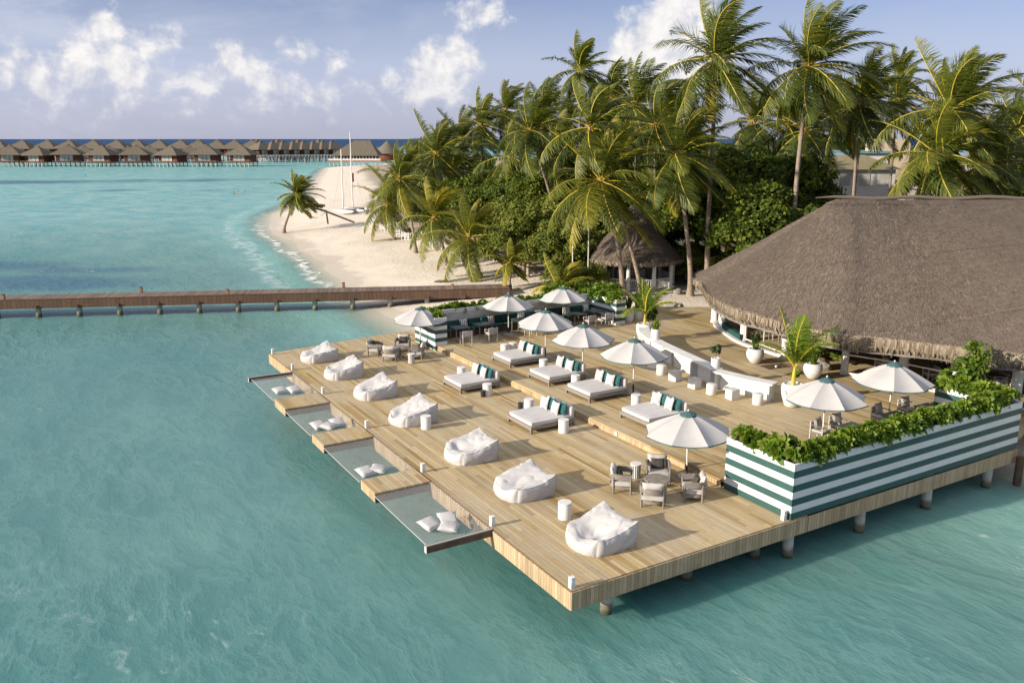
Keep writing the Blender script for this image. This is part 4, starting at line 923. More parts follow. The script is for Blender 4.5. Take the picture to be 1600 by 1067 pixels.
# inner walls and a dining room glimpsed under the eave
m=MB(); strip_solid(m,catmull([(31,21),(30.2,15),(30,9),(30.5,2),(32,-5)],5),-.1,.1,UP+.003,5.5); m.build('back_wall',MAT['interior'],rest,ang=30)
for k,(x,y) in enumerate([(24.3,15.4),(24.2,13.9),(25.6,15.0),(24.0,8.0),(24.6,6.2),(25.2,4.0)]):
    place('indoor_table',lambda: dining_table(),(x,y,UP),R(k*17),'white clothed dining table just inside the thatched restaurant','table','tables inside the restaurant')
    for s_ in(-1,1):
        place('dining_chair',dining_chair,(x+.62*math.cos(k+s_),y+.62*math.sin(k+s_),UP),k*1.3+s_,'pale dining chair just inside the thatched restaurant','chair','chairs inside the restaurant')
# sunken step well in the terrace before the posts
o=empty('step_well',(20.2,11.9,UP),R(-8),'dark sunken step set into the terrace before the restaurant posts','step')
m=MB(); m.box((0,0,.006),(1.3,.75,.008)); m.build('tread',MAT['timber_dark'],o,smooth=False); m=MB(); m.box((-.1,-.2,.06),(.10,.10,.10),b=.01); m.build('light',MAT['white_paint'],o)
# ---------------------------------------------------------------- small open pavilion behind the bench corner
pv=empty('thatched_gazebo',(30.2,35.4,SAND),0,'small round thatched gazebo with white columns and railing under the palms','gazebo')
ring=[Vector((3.75*math.cos(a),3.75*math.sin(a),0)) for a in np.linspace(0,2*PI,65)]
_,PG=build_roof(pv,ring,lambda i,e: Vector((.12*e.x/3.75,.12*e.y/3.75,6.35)),2.2,20,MAT['thatch'],.25)
V,F,T=tufts(PG,5000,rng,.38,.03); rawmesh('straw_layer',V,F,MAT['straw'],pv,attr={'tint':T})['kind']='stuff'
V,F,T=fringe(ring,2200,2.21,.20,.05,rng,(0,0)); rawmesh('eave_fringe',V,F,MAT['fringe'],pv,attr={'tint':T})['kind']='stuff'
m=MB(); m.lathe([(3.2,2.1),(3.2,2.3),(3.05,2.3),(3.05,2.1),(3.2,2.1)],40); m.build('ring_beam',MAT['white_paint'],pv)
m=MB(); m.lathe([(3.4,-.05),(3.4,.14),(.001,.14)],40); m.build('floor',MAT['sand'] if False else MAT['concrete'],pv)
for k in range(10):
    a=2*PI*k/10+.15; m=MB(); m.lathe([(.17,.14),(.16,.2),(.14,2.15)],14); m.build('column',MAT['white_paint'],pv,loc=(3.1*math.cos(a),3.1*math.sin(a),0))
for k in range(10):
    if k in(3,): continue
    a0=2*PI*k/10+.15; a1=a0+2*PI/10; p0=Vector((3.1*math.cos(a0),3.1*math.sin(a0),0)); p1=Vector((3.1*math.cos(a1),3.1*math.sin(a1),0)); d=p1-p0; an=math.atan2(d.y,d.x); c=(p0+p1)/2
    m=MB(); m.box((c.x,c.y,.95),(d.length-.28,.06,.06),rz=an); m.box((c.x,c.y,.28),(d.length-.28,.05,.05),rz=an)
    for q in np.linspace(.12,.88,11): r_=p0+d*q; m.box((r_.x,r_.y,.61),(.04,.03,.60),rz=an)
    m.build('railing',MAT['white_paint'],pv,smooth=False)
# white sofa and screen inside
o=empty('white_sofa',(30.6,36.0,SAND+.145),R(-25),'white slatted sofa inside the thatched gazebo','sofa'); m=MB(); m.box((0,0,.3),(2.2,.8,.3),b=.04); m.build('seat',MAT['fabric_white'],o); m=MB(); m.box((0,.38,.7),(2.2,.12,.6),b=.03); m.build('backrest',MAT['fabric_white'],o)
# two slim white masts beside the gazebo
for x,y,lb in [(24.6,35.6,'left'),(25.3,34.6,'right')]:
    o=empty('flag_pole',(x,y,SAND),0,f'slim white pole in front of the thatched gazebo, {lb} of two','pole','slim white poles'); m=MB(); m.tube([(0,0,0),(0,0,5.2)],[.05,.03],8); m.build('shaft',MAT['white_trim'],o); m=MB(); m.lathe([(.05,5.2),(.06,5.25),(.0001,5.3)],8); m.build('cap',MAT['white_trim'],o)
# ---------------------------------------------------------------- white houses behind the palms
def oldp(X,Y): return ((X-1.49)*.86+(Y-19.11)*.51,-(X-1.49)*.51+(Y-19.11)*.86)
YAW=R(-30.67)
x,y=oldp(39,102); o=empty('white_house',(x,y,SAND),YAW,'low white house with an olive and teal hipped roof behind the palms','house')
m=MB(); m.box((0,0,3.9),(9.4,8,7.8),b=.02); m.build('wall',MAT['white_paint'],o,smooth=False)
m=MB(); m.add([(-5.2,-4.6,7.75),(5.2,-4.6,7.75),(5.2,4.6,7.75),(-5.2,4.6,7.75),(-2.4,0,9.3),(2.6,0,9.3)],[(0,1,5,4),(1,2,5),(2,3,4,5),(3,0,4),(3,2,1,0)]); m.build('roof',MAT['roof_olive'],o,smooth=False)
for q in(-3.2,-1.0,1.2,3.4):
    m=MB(); m.box((q,-4.02,6.6),(1.2,.08,1.3)); m.build('window',MAT['villa_glass'],o,smooth=False)
x,y=oldp(37.3,112); o=empty('blue_roofed_house',(x,y,SAND),YAW,'house with a pale blue metal roof behind the white house','house')
m=MB(); m.box((0,0,4.4),(9,7,8.6),b=.02); m.build('wall',MAT['white_paint'],o,smooth=False)
m=MB(); m.add([(-5.5,-4.2,8.7),(5.5,-4.2,8.7),(5.5,4.2,9.9),(-5.5,4.2,9.9),(-5.5,-4.2,8.55),(5.5,-4.2,8.55),(5.5,4.2,9.75),(-5.5,4.2,9.75)],[(0,1,2,3),(7,6,5,4),(0,4,5,1),(1,5,6,2),(2,6,7,3),(3,7,4,0)]); m.build('roof',MAT['roof_blue'],o,smooth=False)
x,y=oldp(44,116); o=empty('teal_roofed_house',(x,y,SAND),YAW,'house with a flat teal roof and cream tower behind the palms','house')
m=MB(); m.box((0,0,4.7),(10,7,9.2),b=.02); m.build('wall',MAT['white_paint'],o,smooth=False); m=MB(); m.box((0,0,9.45),(10.8,7.8,.3)); m.build('roof',MAT['roof_teal'],o,smooth=False); m=MB(); m.box((5.5,-1.8,5.6),(4.6,3,11.0)); m.build('tower',MAT['cream_wall'],o,smooth=False)
def nth(k):
    n_=k+1
    if n_<=20: return ORD[k]
    if n_%10==0: return {30:'thirtieth',40:'fortieth',50:'fiftieth',60:'sixtieth'}[n_]
    return ['twenty ','thirty ','forty ','fifty ','sixty '][n_//10-2]+ORD[n_%10-1]
# ---------------------------------------------------------------- palms
WIND=np.array([.92,-.30,.02])
def nrm(a): return a/(np.linalg.norm(a,axis=-1,keepdims=True)+1e-9)
def frond(az,el,L,rng,wind=1.,dry=False,nl=60,width=.075,droop=1.):
    """one feather leaf: returns leaflet verts/faces/tints and the rachis path"""
    N=14; d=np.array([math.cos(el)*math.cos(az),math.cos(el)*math.sin(az),math.sin(el)]); p=np.zeros(3); P=[p.copy()];D=[d.copy()]
    for i in range(N):
        s=(i+1)/N; d=d+np.array([0,0,-1])*(.028+.085*s)*droop*(1 if el>-.3 else .5)+WIND*wind*(.022+.065*s); d/=np.linalg.norm(d); p=p+d*L/N; P.append(p.copy()); D.append(d.copy())
    P=np.array(P);D=np.array(D)
    t=np.linspace(.10,1.,nl); t=np.repeat(t,2); sg=np.tile([-1.,1.],nl); x=t*N; i=np.minimum(x.astype(int),N-1); f=(x-i)[:,None]
    B=P[i]*(1-f)+P[i+1]*f; T=nrm(D[i]*(1-f)+D[i+1]*f)
    ref=np.array([-math.sin(az),math.cos(az),0]); S=nrm(ref-T*(T@ref)[:,None]); Nn=np.cross(T,S); Nn*=np.sign(Nn[:,2:3]+1e-6)
    jit=rng.normal(0,.09,(len(t),3))
    dl=S*sg[:,None]*.80+T*(.50+.5*t[:,None]**2)+Nn*.12+np.array([0,0,-.20*droop])+WIND*.55*wind+jit; dl=nrm(dl)
    prof=np.clip(np.sin(PI*(.16+.80*t))**.75,.12,1); l=(L*.285*prof*rng.uniform(.88,1.1,len(t)))[:,None]
    d2=nrm(dl+np.array([0,0,-.36*droop])+WIND*.35*wind); w=width*(.55+.45*prof)[:,None]/2
    m=B+dl*l*.5; e=m+d2*l*.5
    wd=nrm(T-dl*(T*dl).sum(1)[:,None])
    V=np.stack([B-wd*w*.6,B+wd*w*.6,m+wd*w,m-wd*w,e+wd*w*.12,e-wd*w*.12],1).reshape(-1,3); q=np.arange(len(t))[:,None]*6
    F=np.concatenate([q+np.array([[0,1,2,3]]),q+np.array([[3,2,4,5]])])
    return V,F,t,P
def make_crown(nf,L,seed,wind=1.,elmin=-52,nl=60,width=.075,up=86,dryn=0,pale=.0,lean=(0,0)):
    rng=np.random.default_rng(seed); out=[]
    for k in range(nf):
        f=(k+.5)/nf; az=k*2.39996+rng.uniform(-.25,.25)+seed; el=R(up+(elmin-up)*f**1.05)+rng.uniform(-.12,.12); l=L*rng.uniform(.86,1.08)*(.78+.22*min(1,f*3.2)); dry=k>=nf-dryn
        V,F,t,P=frond(az,el,l,rng,wind,dry,nl,width,.75+.7*f)
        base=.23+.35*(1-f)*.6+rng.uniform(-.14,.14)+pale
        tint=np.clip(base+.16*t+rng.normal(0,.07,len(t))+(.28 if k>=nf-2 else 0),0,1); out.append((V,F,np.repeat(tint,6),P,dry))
    return out
def rach(P,L,m): m.tube([tuple(q) for q in P[:-2:2]]+[tuple(P[-1])],[.050*(1-.8*i/8) for i in range(len(P[:-2:2]))]+[.006],4)
def palm(name,lb,base,crown,nf=18,L=4.3,seed=1,trunk=.15,parts=True,bend=.0,nuts=True,grp='coconut palms',**kw):
    bx,by,bz=base; cx,cy,cz=crown; o=empty(name,(bx,by,bz),0,lb,'palm tree',grp); rel=Vector((cx-bx,cy-by,cz-bz))
    n=18; pts=[]; side=Vector((rel.x,rel.y,0))
    for i in range(n+1):
        f=i/n; g=f**(1.+bend)*.75+.25*f if bend>=0 else f; p=Vector((rel.x*g,rel.y*g,rel.z*f)); p+=Vector((.12*math.sin(seed+f*5),.12*math.cos(seed*2+f*4),0))*f*(1-f)*2; pts.append(p)
    pts[-1]=rel; m=MB(); m.tube([pts[0]-Vector((0,0,.3))]+pts,[trunk*1.9]+[trunk*(1.+.75*math.exp(-i*1.1)-.38*i/n) for i in range(n+1)],10); m.build('trunk',MAT['palm_bark'],o,ang=60)
    fr=make_crown(nf,L,seed,**kw)
    if parts:
        for k,(V,F,T,P,dry) in enumerate(fr):
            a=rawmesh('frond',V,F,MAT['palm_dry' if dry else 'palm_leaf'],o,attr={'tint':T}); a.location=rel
            m=MB(); rach(P,L,m); m.build('midrib',MAT['palm_rachis'],a)
    else: crownmesh(fr,L,o,rel)
    m=MB(); rng=random.Random(seed); m.lathe([(.10,-.5),(.2,-.2),(.17,.15),(.05,.5)],10); m.build('crown_shaft',MAT['coir'],o,loc=rel)
    if nuts:
        for q in range(6):
            a=rng.uniform(0,6.28); r=rng.uniform(.2,.34); m=MB(); m.lathe([(.001,-.15),(.09,-.11),(.12,0),(.08,.11),(.001,.15)],9); m.build('coconut',MAT['coconut'],o,loc=rel+Vector((r*math.cos(a),r*math.sin(a),-.22-rng.uniform(0,.25))))
    return o
def crownmesh(fr,L,o,rel):
    off=0;VV=[];FF=[];TT=[]
    m=MB()
    for V,F,T,P,dry in fr:
        VV.append(V);FF.append(F+off);TT.append(T); off+=len(V); rach(P,L,m)
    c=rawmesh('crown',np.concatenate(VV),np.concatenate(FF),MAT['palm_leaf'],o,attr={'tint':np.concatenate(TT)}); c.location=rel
    m.build('midribs',MAT['palm_rachis'],c)['kind']='stuff'; return c
PALMS=[('tall foreground palm with a huge windswept crown before the thatched gazebo',(26.95,32.5,SAND),(24.96,32.74,9.45),dict(nf=30,L=5.7,seed=11,bend=.9,trunk=.19,wind=.8,pale=.14)),
('slim palm leaning left, its crown above the foreground palm',(27.9,31.5,SAND),(24.8,34.0,13.1),dict(nf=22,L=4.48,seed=22,bend=.4)),
('palm with a dark drooping crown right of the gazebo roof',(31.2,30.0,SAND),(29.6,30.2,11.2),dict(nf=28,L=5.04,seed=33,bend=.7,trunk=.19)),
('leaning palm with a tall upright spray of fronds above the sea grape bushes',(31.2,46.6,SAND),(28.5,48.0,13.0),dict(nf=24,L=5.26,seed=44,bend=.6)),
('high thin palm rising alone above the middle of the wood',(38.2,54.0,SAND),(37.9,54.1,18.7),dict(nf=20,L=4.14,seed=55)),
('very tall palm with a wide crown against the white cloud',(33.0,30.2,SAND),(32.8,30.4,17.7),dict(nf=31,L=5.49,seed=66,trunk=.2)),
('very tall palm with a long pale trunk at the centre right skyline',(36.6,25.9,SAND),(36.9,25.65,17.1),dict(nf=31,L=5.49,seed=77,trunk=.2)),
('palm with a dark trunk rising behind the left end of the restaurant ridge',(43.7,26.3,SAND),(43.4,26.4,14.9),dict(nf=25,L=4.93,seed=88)),
('broad palm with orange coconuts behind the restaurant ridge',(42.1,17.9,SAND),(41.66,18.18,14.1),dict(nf=33,L=5.15,seed=99,trunk=.2,pale=.02)),
('lower palm with hanging fronds beside the orange coconut palm',(39.7,17.0,SAND),(39.3,17.2,11.4),dict(nf=25,L=4.8,seed=110,up=60,elmin=-60,pale=.04)),
('small distant palm between the two tall skyline palms at right',(77.9,47.8,SAND),(77.7,48.0,19.2),dict(nf=20,L=4.37,seed=121)),
('slender beach palm with a long bare leaning trunk',(24.9,64.5,SAND),(23.7,65.2,8.4),dict(nf=22,L=4.70,seed=132,bend=.5,pale=.08)),
('low beach palm nearest the sailboats',(27.6,76.5,SAND),(27.1,76.8,5.0),dict(nf=22,L=4.82,seed=143,pale=.14)),
('beach palm with stiff upright fronds behind the low one',(31.0,84.0,SAND),(30.2,83.4,6.0),dict(nf=18,L=4.70,seed=154)),
('young yellow green palm between the slender and the stout beach palms',(23.5,54.5,SAND),(22.6,55.06,5.3),dict(nf=21,L=4.48,seed=165,bend=.5,pale=.16)),
('stout short palm with arching fronds nearest the jetty',(22.8,46.9,SAND),(22.1,47.2,4.3),dict(nf=21,L=4.37,seed=176,trunk=.2,pale=.12)),
('tiny palm beside the jetty landing',(22.15,40.6,SAND),(22.0,40.3,3.0),dict(nf=17,L=2.35,seed=187,trunk=.1,nuts=False,pale=.2)),
('palm with erect fronds on the left slope of the wood',(30.2,67.6,SAND),(29.0,67.5,10.8),dict(nf=24,L=5.15,seed=198)),
('palm standing on the left skyline of the wood',(35.0,67.6,SAND),(34.5,67.7,13.8),dict(nf=21,L=4.59,seed=209)),
('second palm on the left skyline of the wood, slightly taller',(39.7,70.5,SAND),(39.3,70.7,15.5),dict(nf=21,L=4.70,seed=220)),
('mid height palm tucked behind the foreground palm',(34.2,50.5,SAND),(33.4,51.0,11.0),dict(nf=22,L=4.70,seed=231)),
('sprouting ground palm behind the far bench planter',(22.6,33.6,SAND),(22.5,34.0,1.7),dict(nf=12,L=3.02,seed=242,trunk=.12,nuts=False,elmin=15,pale=.25))]
for lb,b,c,kw in PALMS: palm('palm_tree',lb,b,c,**kw)
# the palm leaning out over the water with the swing under it
palm('leaning_palm','bushy palm leaning out over the waterline beside a swing bed',(20.4,96.9,.4),(22.3,96.4,5.2),nf=32,L=3.7,seed=301,bend=.3,trunk=.17,pale=.08)
# background palms: five crowns, reused on the skyline
BG=[(40.4,87.5,10.8),(48,112,8.8),(37.6,77.6,12.4),(40.4,64.3,15.2),(40.9,52.4,16.2),(36.6,43.3,15.2),(34.8,38.5,13.4),(51.5,40.2,13.5),(59.2,41.5,14.4),(52.7,45.4,14.0),(58.4,140.8,8.0),(64.7,26.6,13.2),(48.5,19.5,10.6),(44,100,9.8),(52,125,8.4),(34,60,10.5),(33.5,72,8.6),(36,80,9.2),(44.6,58,15.0),(46,68,14.4),(47,34,13),(70,30,13),(72,38,15),(66,20,11.5),(58,14,10.8),(78,26,13),(84,36,16),(39.5,47.5,12.2),(47,50,14.6),(68,160,7.8),(80,185,8.6),(96,215,8.2),(110,250,8.6),(68,45,15.0),(74,45,16.5),(84,44,15.2),(94,52,16.8),(70,27,10)]
protos=[]
bgsorted=sorted(BG,key=lambda q:((q[0]-CAM.x)*RGT.x+(q[1]-CAM.y)*RGT.y)/((q[0]-CAM.x)*FWD.x+(q[1]-CAM.y)*FWD.y))
for k,(x,y,z) in enumerate(bgsorted):
    lb=f'background palm on the skyline, {nth(k)} from the left'
    if k<6:
        o=palm('palm_tree',lb,(x+.4,y+.2,SAND),(x,y,13.2),nf=24,L=4.8,seed=400+k*7,parts=False,nuts=False,grp='background palms on the skyline',pale=-.08,nl=44,width=.085); o.location=(x,y,SAND-(13.2-z)); protos.append(o)
    else:
        o=copy_tree(protos[k%6]); o.location=(x,y,SAND-(13.2-z)); o.rotation_euler=(0,0,random.uniform(-.5,.5)); tag(o,lb)
        s_=random.uniform(.92,1.12); o.scale=(s_,s_,1)
# ---------------------------------------------------------------- leafy trees and bushes
def leafcloud(n,cl,size,rng,up=.35,asp=.42):
    C=np.array(cl); wgt=C[:,3]**2; wgt/=wgt.sum(); k=rng.choice(len(C),n,p=wgt); d=nrm(rng.normal(0,1,(n,3))); d[:,2]=np.where(d[:,2]<-.45,-d[:,2],d[:,2])
    r=C[k,3]*np.clip(rng.normal(.9,.16,n),.3,1.3); p=C[k,:3]+d*r[:,None]*np.array([1,1,.85])
    nr=nrm(d*.7+rng.normal(0,.55,(n,3))+np.array([0,0,up])); a=nrm(np.cross(nr,rng.normal(0,1,(n,3)))); b=np.cross(nr,a); s=(size*rng.uniform(.6,1.35,n))[:,None]
    fold=nr*s*.10
    V=np.stack([p-a*s*.5,p+b*s*asp+fold,p+a*s*.55,p-b*s*asp+fold],1).reshape(-1,3); F=np.arange(4*n).reshape(-1,4)
    ct=rng.normal(0,.13,len(C)); t=np.clip(.42+ct[k]+rng.normal(0,.17,n),0,1); return V,F,np.repeat(t,4)
def clumps(rx,ry,rz,z0,n,rng,cr=(.22,.38)):
    out=[]; 
    for i in range(n):
        d=nrm(rng.normal(0,1,3)); d[2]=abs(d[2])*1.25-.62; q=rng.uniform(.45,.95); m=min(rx,ry,rz)
        out.append((d[0]*rx*q,d[1]*ry*q,z0+d[2]*rz*q,rng.uniform(*cr)*m*1.1))
    return out
def tree_mesh(name,rx,ry,rz,z0,nc,nleaf,size,mat,seed,bark='bark',trunk=.25,cr=(.22,.38),stems=1):
    rng=np.random.default_rng(seed); o=empty(name); cl=clumps(rx,ry,rz,z0,nc,rng,cr); V,F,T=leafcloud(nleaf,cl,size,rng)
    rawmesh('crown',V,F,MAT[mat],o,attr={'tint':T})
    for s_ in range(stems):
        bx=rng.uniform(-.5,.5)*(stems>1); by=rng.uniform(-.5,.5)*(stems>1); m=MB(); fork=Vector((bx*1.5,by*1.5,max(.4,z0-rz*.55)))
        m.tube([(bx,by,-.3),(bx*1.1,by*1.1,fork.z*.5),fork],[trunk*1.4,trunk,trunk*.85],9)
        for c in cl[s_::stems][:9]:
            e=Vector(c[:3]); mid=fork.lerp(e,.5)+Vector(rng.normal(0,.25,3)); m.tube([fork,mid,e],[trunk*.55,trunk*.35,trunk*.12],6)
        m.build('trunk',MAT[bark],o,ang=60)
    return o
TREES=[('seagrape_bush','bush',[(25.6,43.8,8.0,0),(28.6,49.5,8.6,1),(25.6,39.2,6.8,2),(30.6,59,8.2,1),(32,68,7.8,2),(33.5,76,7.6,0),(30.0,44.5,9.0,1),(33.5,53,9.6,0),(36,62,9.6,2),(38,71,9.4,1),(32.5,41.0,9.2,2),(35.5,86,7.4,2),(39,95,7.4,0),(44,107,7.2,1),(50,121,7.2,2),(57,137,7.2,0),(65,152,7.4,1),(76,172,7.4,2),(90,198,7.4,0),(106,232,7.6,1),(42,84,8.6,0),(47,96,8.0,1),(25.0,35.6,3.6,1),(27.0,38.4,5.2,2),(35.4,38.4,4.4,0),(35.8,35.4,4.6,1),(38.0,33.8,4.4,2),(36.5,30.8,4.0,0),(39.2,29.2,4.4,1),(29.0,41.4,4.6,2)],'sea grape bush'),
 ('broadleaf_tree','tree',[(37.8,33.6,13.0,0),(35.4,27.2,11.0,1),(38.9,37.8,10.4,2),(39.4,31.6,13.4,1),(36.4,40.6,9.2,0),(37.6,44,11.6,2),(39.0,24.2,8.2,0),(43,40.5,12.6,0),(43,36.5,13.2,2),(47,41,13.0,1),(52,45,12.8,0),(56,42.5,12.6,2),(44,49,12.8,1),(41,58,12.0,0),(43.5,66,12.2,2),(46,76,11.6,1),(50,88,9.6,0),(54,100,8.8,2),(60,114,8.2,1),(68,130,8.0,0),(79,150,8.0,2),(94,176,9.6,0),(47,27,8.6,2),(56,22,10.6,1),(52,15,9.8,2),(62,15,10.2,0),(72,20,11.,1),(84,30,13,2),(92,42,13.5,1),(104,60,14,2),(112,84,14,0),(104,46,13.,0),(96,30,12.5,0),(90,20,12,1),(88,66,13.2,2),(90,84,13,1),(84,100,12,0),(46,21,8.6,1)]+[((X_-1.49)*.86+(Y_-19.11)*.51,-(X_-1.49)*.51+(Y_-19.11)*.86,Z_,q_%3) for q_,(X_,Y_,Z_) in enumerate([(7,118,13.4),(12,112,14.2),(17.5,116,13.8),(23,110,14.6),(27,118,14.0),(31.5,112,14.8),(36,128,15.2),(43,134,14.4),(49,130,15.4),(56,134,15),(62,128,14.6),(68,120,14.2),(75,124,14.6),(82,118,14),(-6.1,88,9.0),(-3.9,86,9.6),(-1.6,84,10.),(.6,82,10.4),(2.8,80,10.8),(6.5,84,11.4)])],'broadleaf tree')]
VAR={}
for q,a in enumerate([(4.0,4.0,3.5,.2),(4.3,3.7,3.6,.2),(3.7,4.2,3.4,.2)]):
    VAR['bush',q]=lambda a=a,q=q: tree_mesh('seagrape_bush',a[0],a[1],a[2],4.0,90,26000,.21,'seagrape_leaf',70+q,'bark_pale',.14,(.13,.26),3)
for q,a in enumerate([(4.2,4.2,4.0),(4.6,4.0,3.8),(3.8,4.4,4.2)]):
    VAR['tree',q]=lambda a=a,q=q: tree_mesh('broadleaf_tree',a[0],a[1],a[2],5.2,110,32000,.235,'tree_leaf',90+q,'bark_pale',.24,(.12,.25))
for name,kind,lst,nm in TREES:
    lst=sorted(lst,key=lambda q:((q[0]-CAM.x)*RGT.x+(q[1]-CAM.y)*RGT.y)/((q[0]-CAM.x)*FWD.x+(q[1]-CAM.y)*FWD.y))
    for k,(x,y,ztop,v) in enumerate(lst):
        n_=k+1; od=nth(k)
        o=place((name,v),VAR[kind,v],(x,y,SAND),k*1.7,f'leafy {nm} in the wood behind the beach, {od} from the left',nm.split()[-1],f'{nm}s in the wood')
        h0=7.6 if kind=='bush' else 9.6; s_=(ztop-SAND+.3)/h0; o.scale=(max(.62,min(1.15,s_)),max(.62,min(1.15,s_)),s_)
# pale trunked trees at the edge of the clearing
for k,(x,y,lb) in enumerate([(36.5,38.6,'left'),(37.3,40.2,'right')]):
    o=empty('pale_trunk_tree',(x,y,SAND),0,f'tree with a thick pale trunk at the back of the sandy clearing, {lb} of two','tree','pale trunked trees'); m=MB()
    m.tube([(0,0,-.3),(.1,.05,1.2),(.0,.1,2.8),(.3,-.1,5.0)],[.55,.38,.33,.25],10); m.tube([(.0,.1,2.6),(.7,.3,3.8),(1.1,.5,5.2)],[.25,.2,.14],8); m.build('trunk',MAT['bark_pale'],o,ang=60)
    rng=np.random.default_rng(500+k); V,F,T=leafcloud(4200,clumps(2.6,2.6,1.8,5.6,26,rng),.3,rng); rawmesh('crown',V,F,MAT['bright_leaf' if k==0 else 'tree_leaf'],o,attr={'tint':T})
# ---------------------------------------------------------------- hedge plants in the planters: rosettes of spoon-shaped leaves
def rosettes(heads,rng,l=.24,nl=15):
    VV=[];TT=[]
    for (hx,hy,hz,tilt,ta) in heads:
        ax=np.array([math.sin(tilt)*math.cos(ta),math.sin(tilt)*math.sin(ta),math.cos(tilt)]); ref=nrm(np.cross(ax,[.3,.2,.9])); r2=np.cross(ax,ref); bt=rng.normal(0,.14)
        for q in range(nl):
            a=q*2.39996; e=.15+1.15*(q/nl)+rng.normal(0,.1); rd=ref*math.cos(a)+r2*math.sin(a); d=nrm(ax*math.cos(e)+rd*math.sin(e)); s=nrm(np.cross(d,ax+1e-3)); up=np.cross(s,d); L=l*rng.uniform(.75,1.2)*(.7+.4*q/nl); w=L*.21
            b=np.array([hx,hy,hz]); m=b+d*L*.62+up*L*.02; tip=b+d*L-np.array([0,0,.10*L*e])
            VV.append([b,m+s*w*1.25+up*.02,tip+s*w*.4,tip-s*w*.4,m-s*w*1.25+up*.02,m-up*.012]); TT.append([float(np.clip(.48+bt+.25*(1-q/nl)-.1+rng.normal(0,.1),0,1))]*6)
    V=np.array(VV).reshape(-1,3); n=len(VV); q=np.arange(n)[:,None]*6
    F=np.concatenate([q+np.array([[0,1,2,5]]),q+np.array([[5,2,3,4]])]); F2=q+np.array([[0,5,4]]); return V,[F,F2],np.array(TT).ravel()
def hedge_plant(seed,h=.52,sp=.34,nh=15,mat='bright_leaf',l=.29):
    rng=np.random.default_rng(seed); o=empty('hedge_plant'); heads=[]; m=MB()
    for k in range(nh):
        a=rng.uniform(0,6.28); r=sp*math.sqrt(rng.uniform(0,1)); z=h*(1-.55*(r/sp)**2)*rng.uniform(.55,1.1); hx,hy=r*math.cos(a),r*math.sin(a); heads.append((hx,hy,z,min(1.2,.2+1.0*r/sp),a)); m.tube([(hx*.25,hy*.25,-.05),(hx*.7,hy*.7,z*.6),(hx,hy,z)],.012,4)
    m.build('stem',MAT['bark'],o)['kind']='stuff'
    V,F,T=rosettes(heads,rng,l); rawmesh('foliage',V,F,MAT[mat],o,attr={'tint':T}); return o
HP=[(lambda s=s: hedge_plant(s)) for s in range(5)]
def hedge_row(pts,zb,grp,lbf,sc=(.85,1.2)):
    for k,(x,y) in enumerate(pts):
        v=random.randrange(5); place(('hedge',v),HP[v],(x,y,zb),random.uniform(0,6.28),lbf(k),'hedge plant',grp,random.uniform(*sc))
hp=[(8.22,y) for y in (2.35,1.85,1.35,.85)]+[(8.35,.42)]+[(x,.36+random.uniform(-.06,.06)) for x in np.arange(8.95,19.2,.52)]
hedge_row(hp,2.98,'hedge plants in the front striped planter',lambda k:f'hedge plant in the front striped planter, {nth(k)} from its left end',(.78,1.08))
hp=[(19.4,y) for y in (.45,.85,1.3,1.75,2.2,2.65)]
hedge_row(hp,2.98,'hedge plants at the right end of the front planter',lambda k:f'hedge plant at the right end of the front planter, {ORD[k]} from the wall corner',(.85,1.1))
hp=[(x,26.25+random.uniform(-.05,.05)) for x in np.arange(8.8,19.4,.62)]+[(8.1,y) for y in(24.5,25.2,25.9)]
hedge_row(hp,2.85,'hedge plants round the bench corner',lambda k:f'hedge plant in the planter behind the bench, {nth(k)} from the left',(.6,.95))
hp=[(19.6,y) for y in (23.75,24.3,24.85,25.4,25.95)]+[(20.3,25.0),(20.4,26.0),(19.4,26.9),(20.6,27.1),(21.2,26.4),(18.4,27.3),(17.2,27.5),(21.4,27.8),(20.2,28.2),(18.8,28.4),(22.2,27.2)]
hedge_row(hp,2.75,'shrubs beside the right end of the bench corner',lambda k:f'large leafy shrub by the right end of the bench corner, {ORD[k]} counted from the camera',(.85,1.25))
# taller shrub above the right end of the front planter
o=empty('tall_shrub',(20.0,2.2,2.6),0,'tall airy shrub rising above the right end of the front planter','shrub'); rng=np.random.default_rng(77); cl=[]; m=MB()
for k in range(20):
    a=rng.uniform(0,6.28); r=rng.uniform(.1,.75); z=rng.uniform(.9,2.15); e=Vector((r*math.cos(a),r*math.sin(a),z)); m.tube([(0.05*math.cos(a),.05*math.sin(a),-.05),e*.5,e],[.022,.014,.006],5); cl.append((e.x,e.y,e.z,.26)); cl.append((e.x*.7,e.y*.7,e.z*.78,.22)); cl.append((e.x*.5,e.y*.5,e.z*.5,.2))
m.build('stem',MAT['bark'],o); V,F,T=leafcloud(1500,cl,.15,rng); rawmesh('foliage',V,F,MAT['bright_leaf'],o,attr={'tint':T})
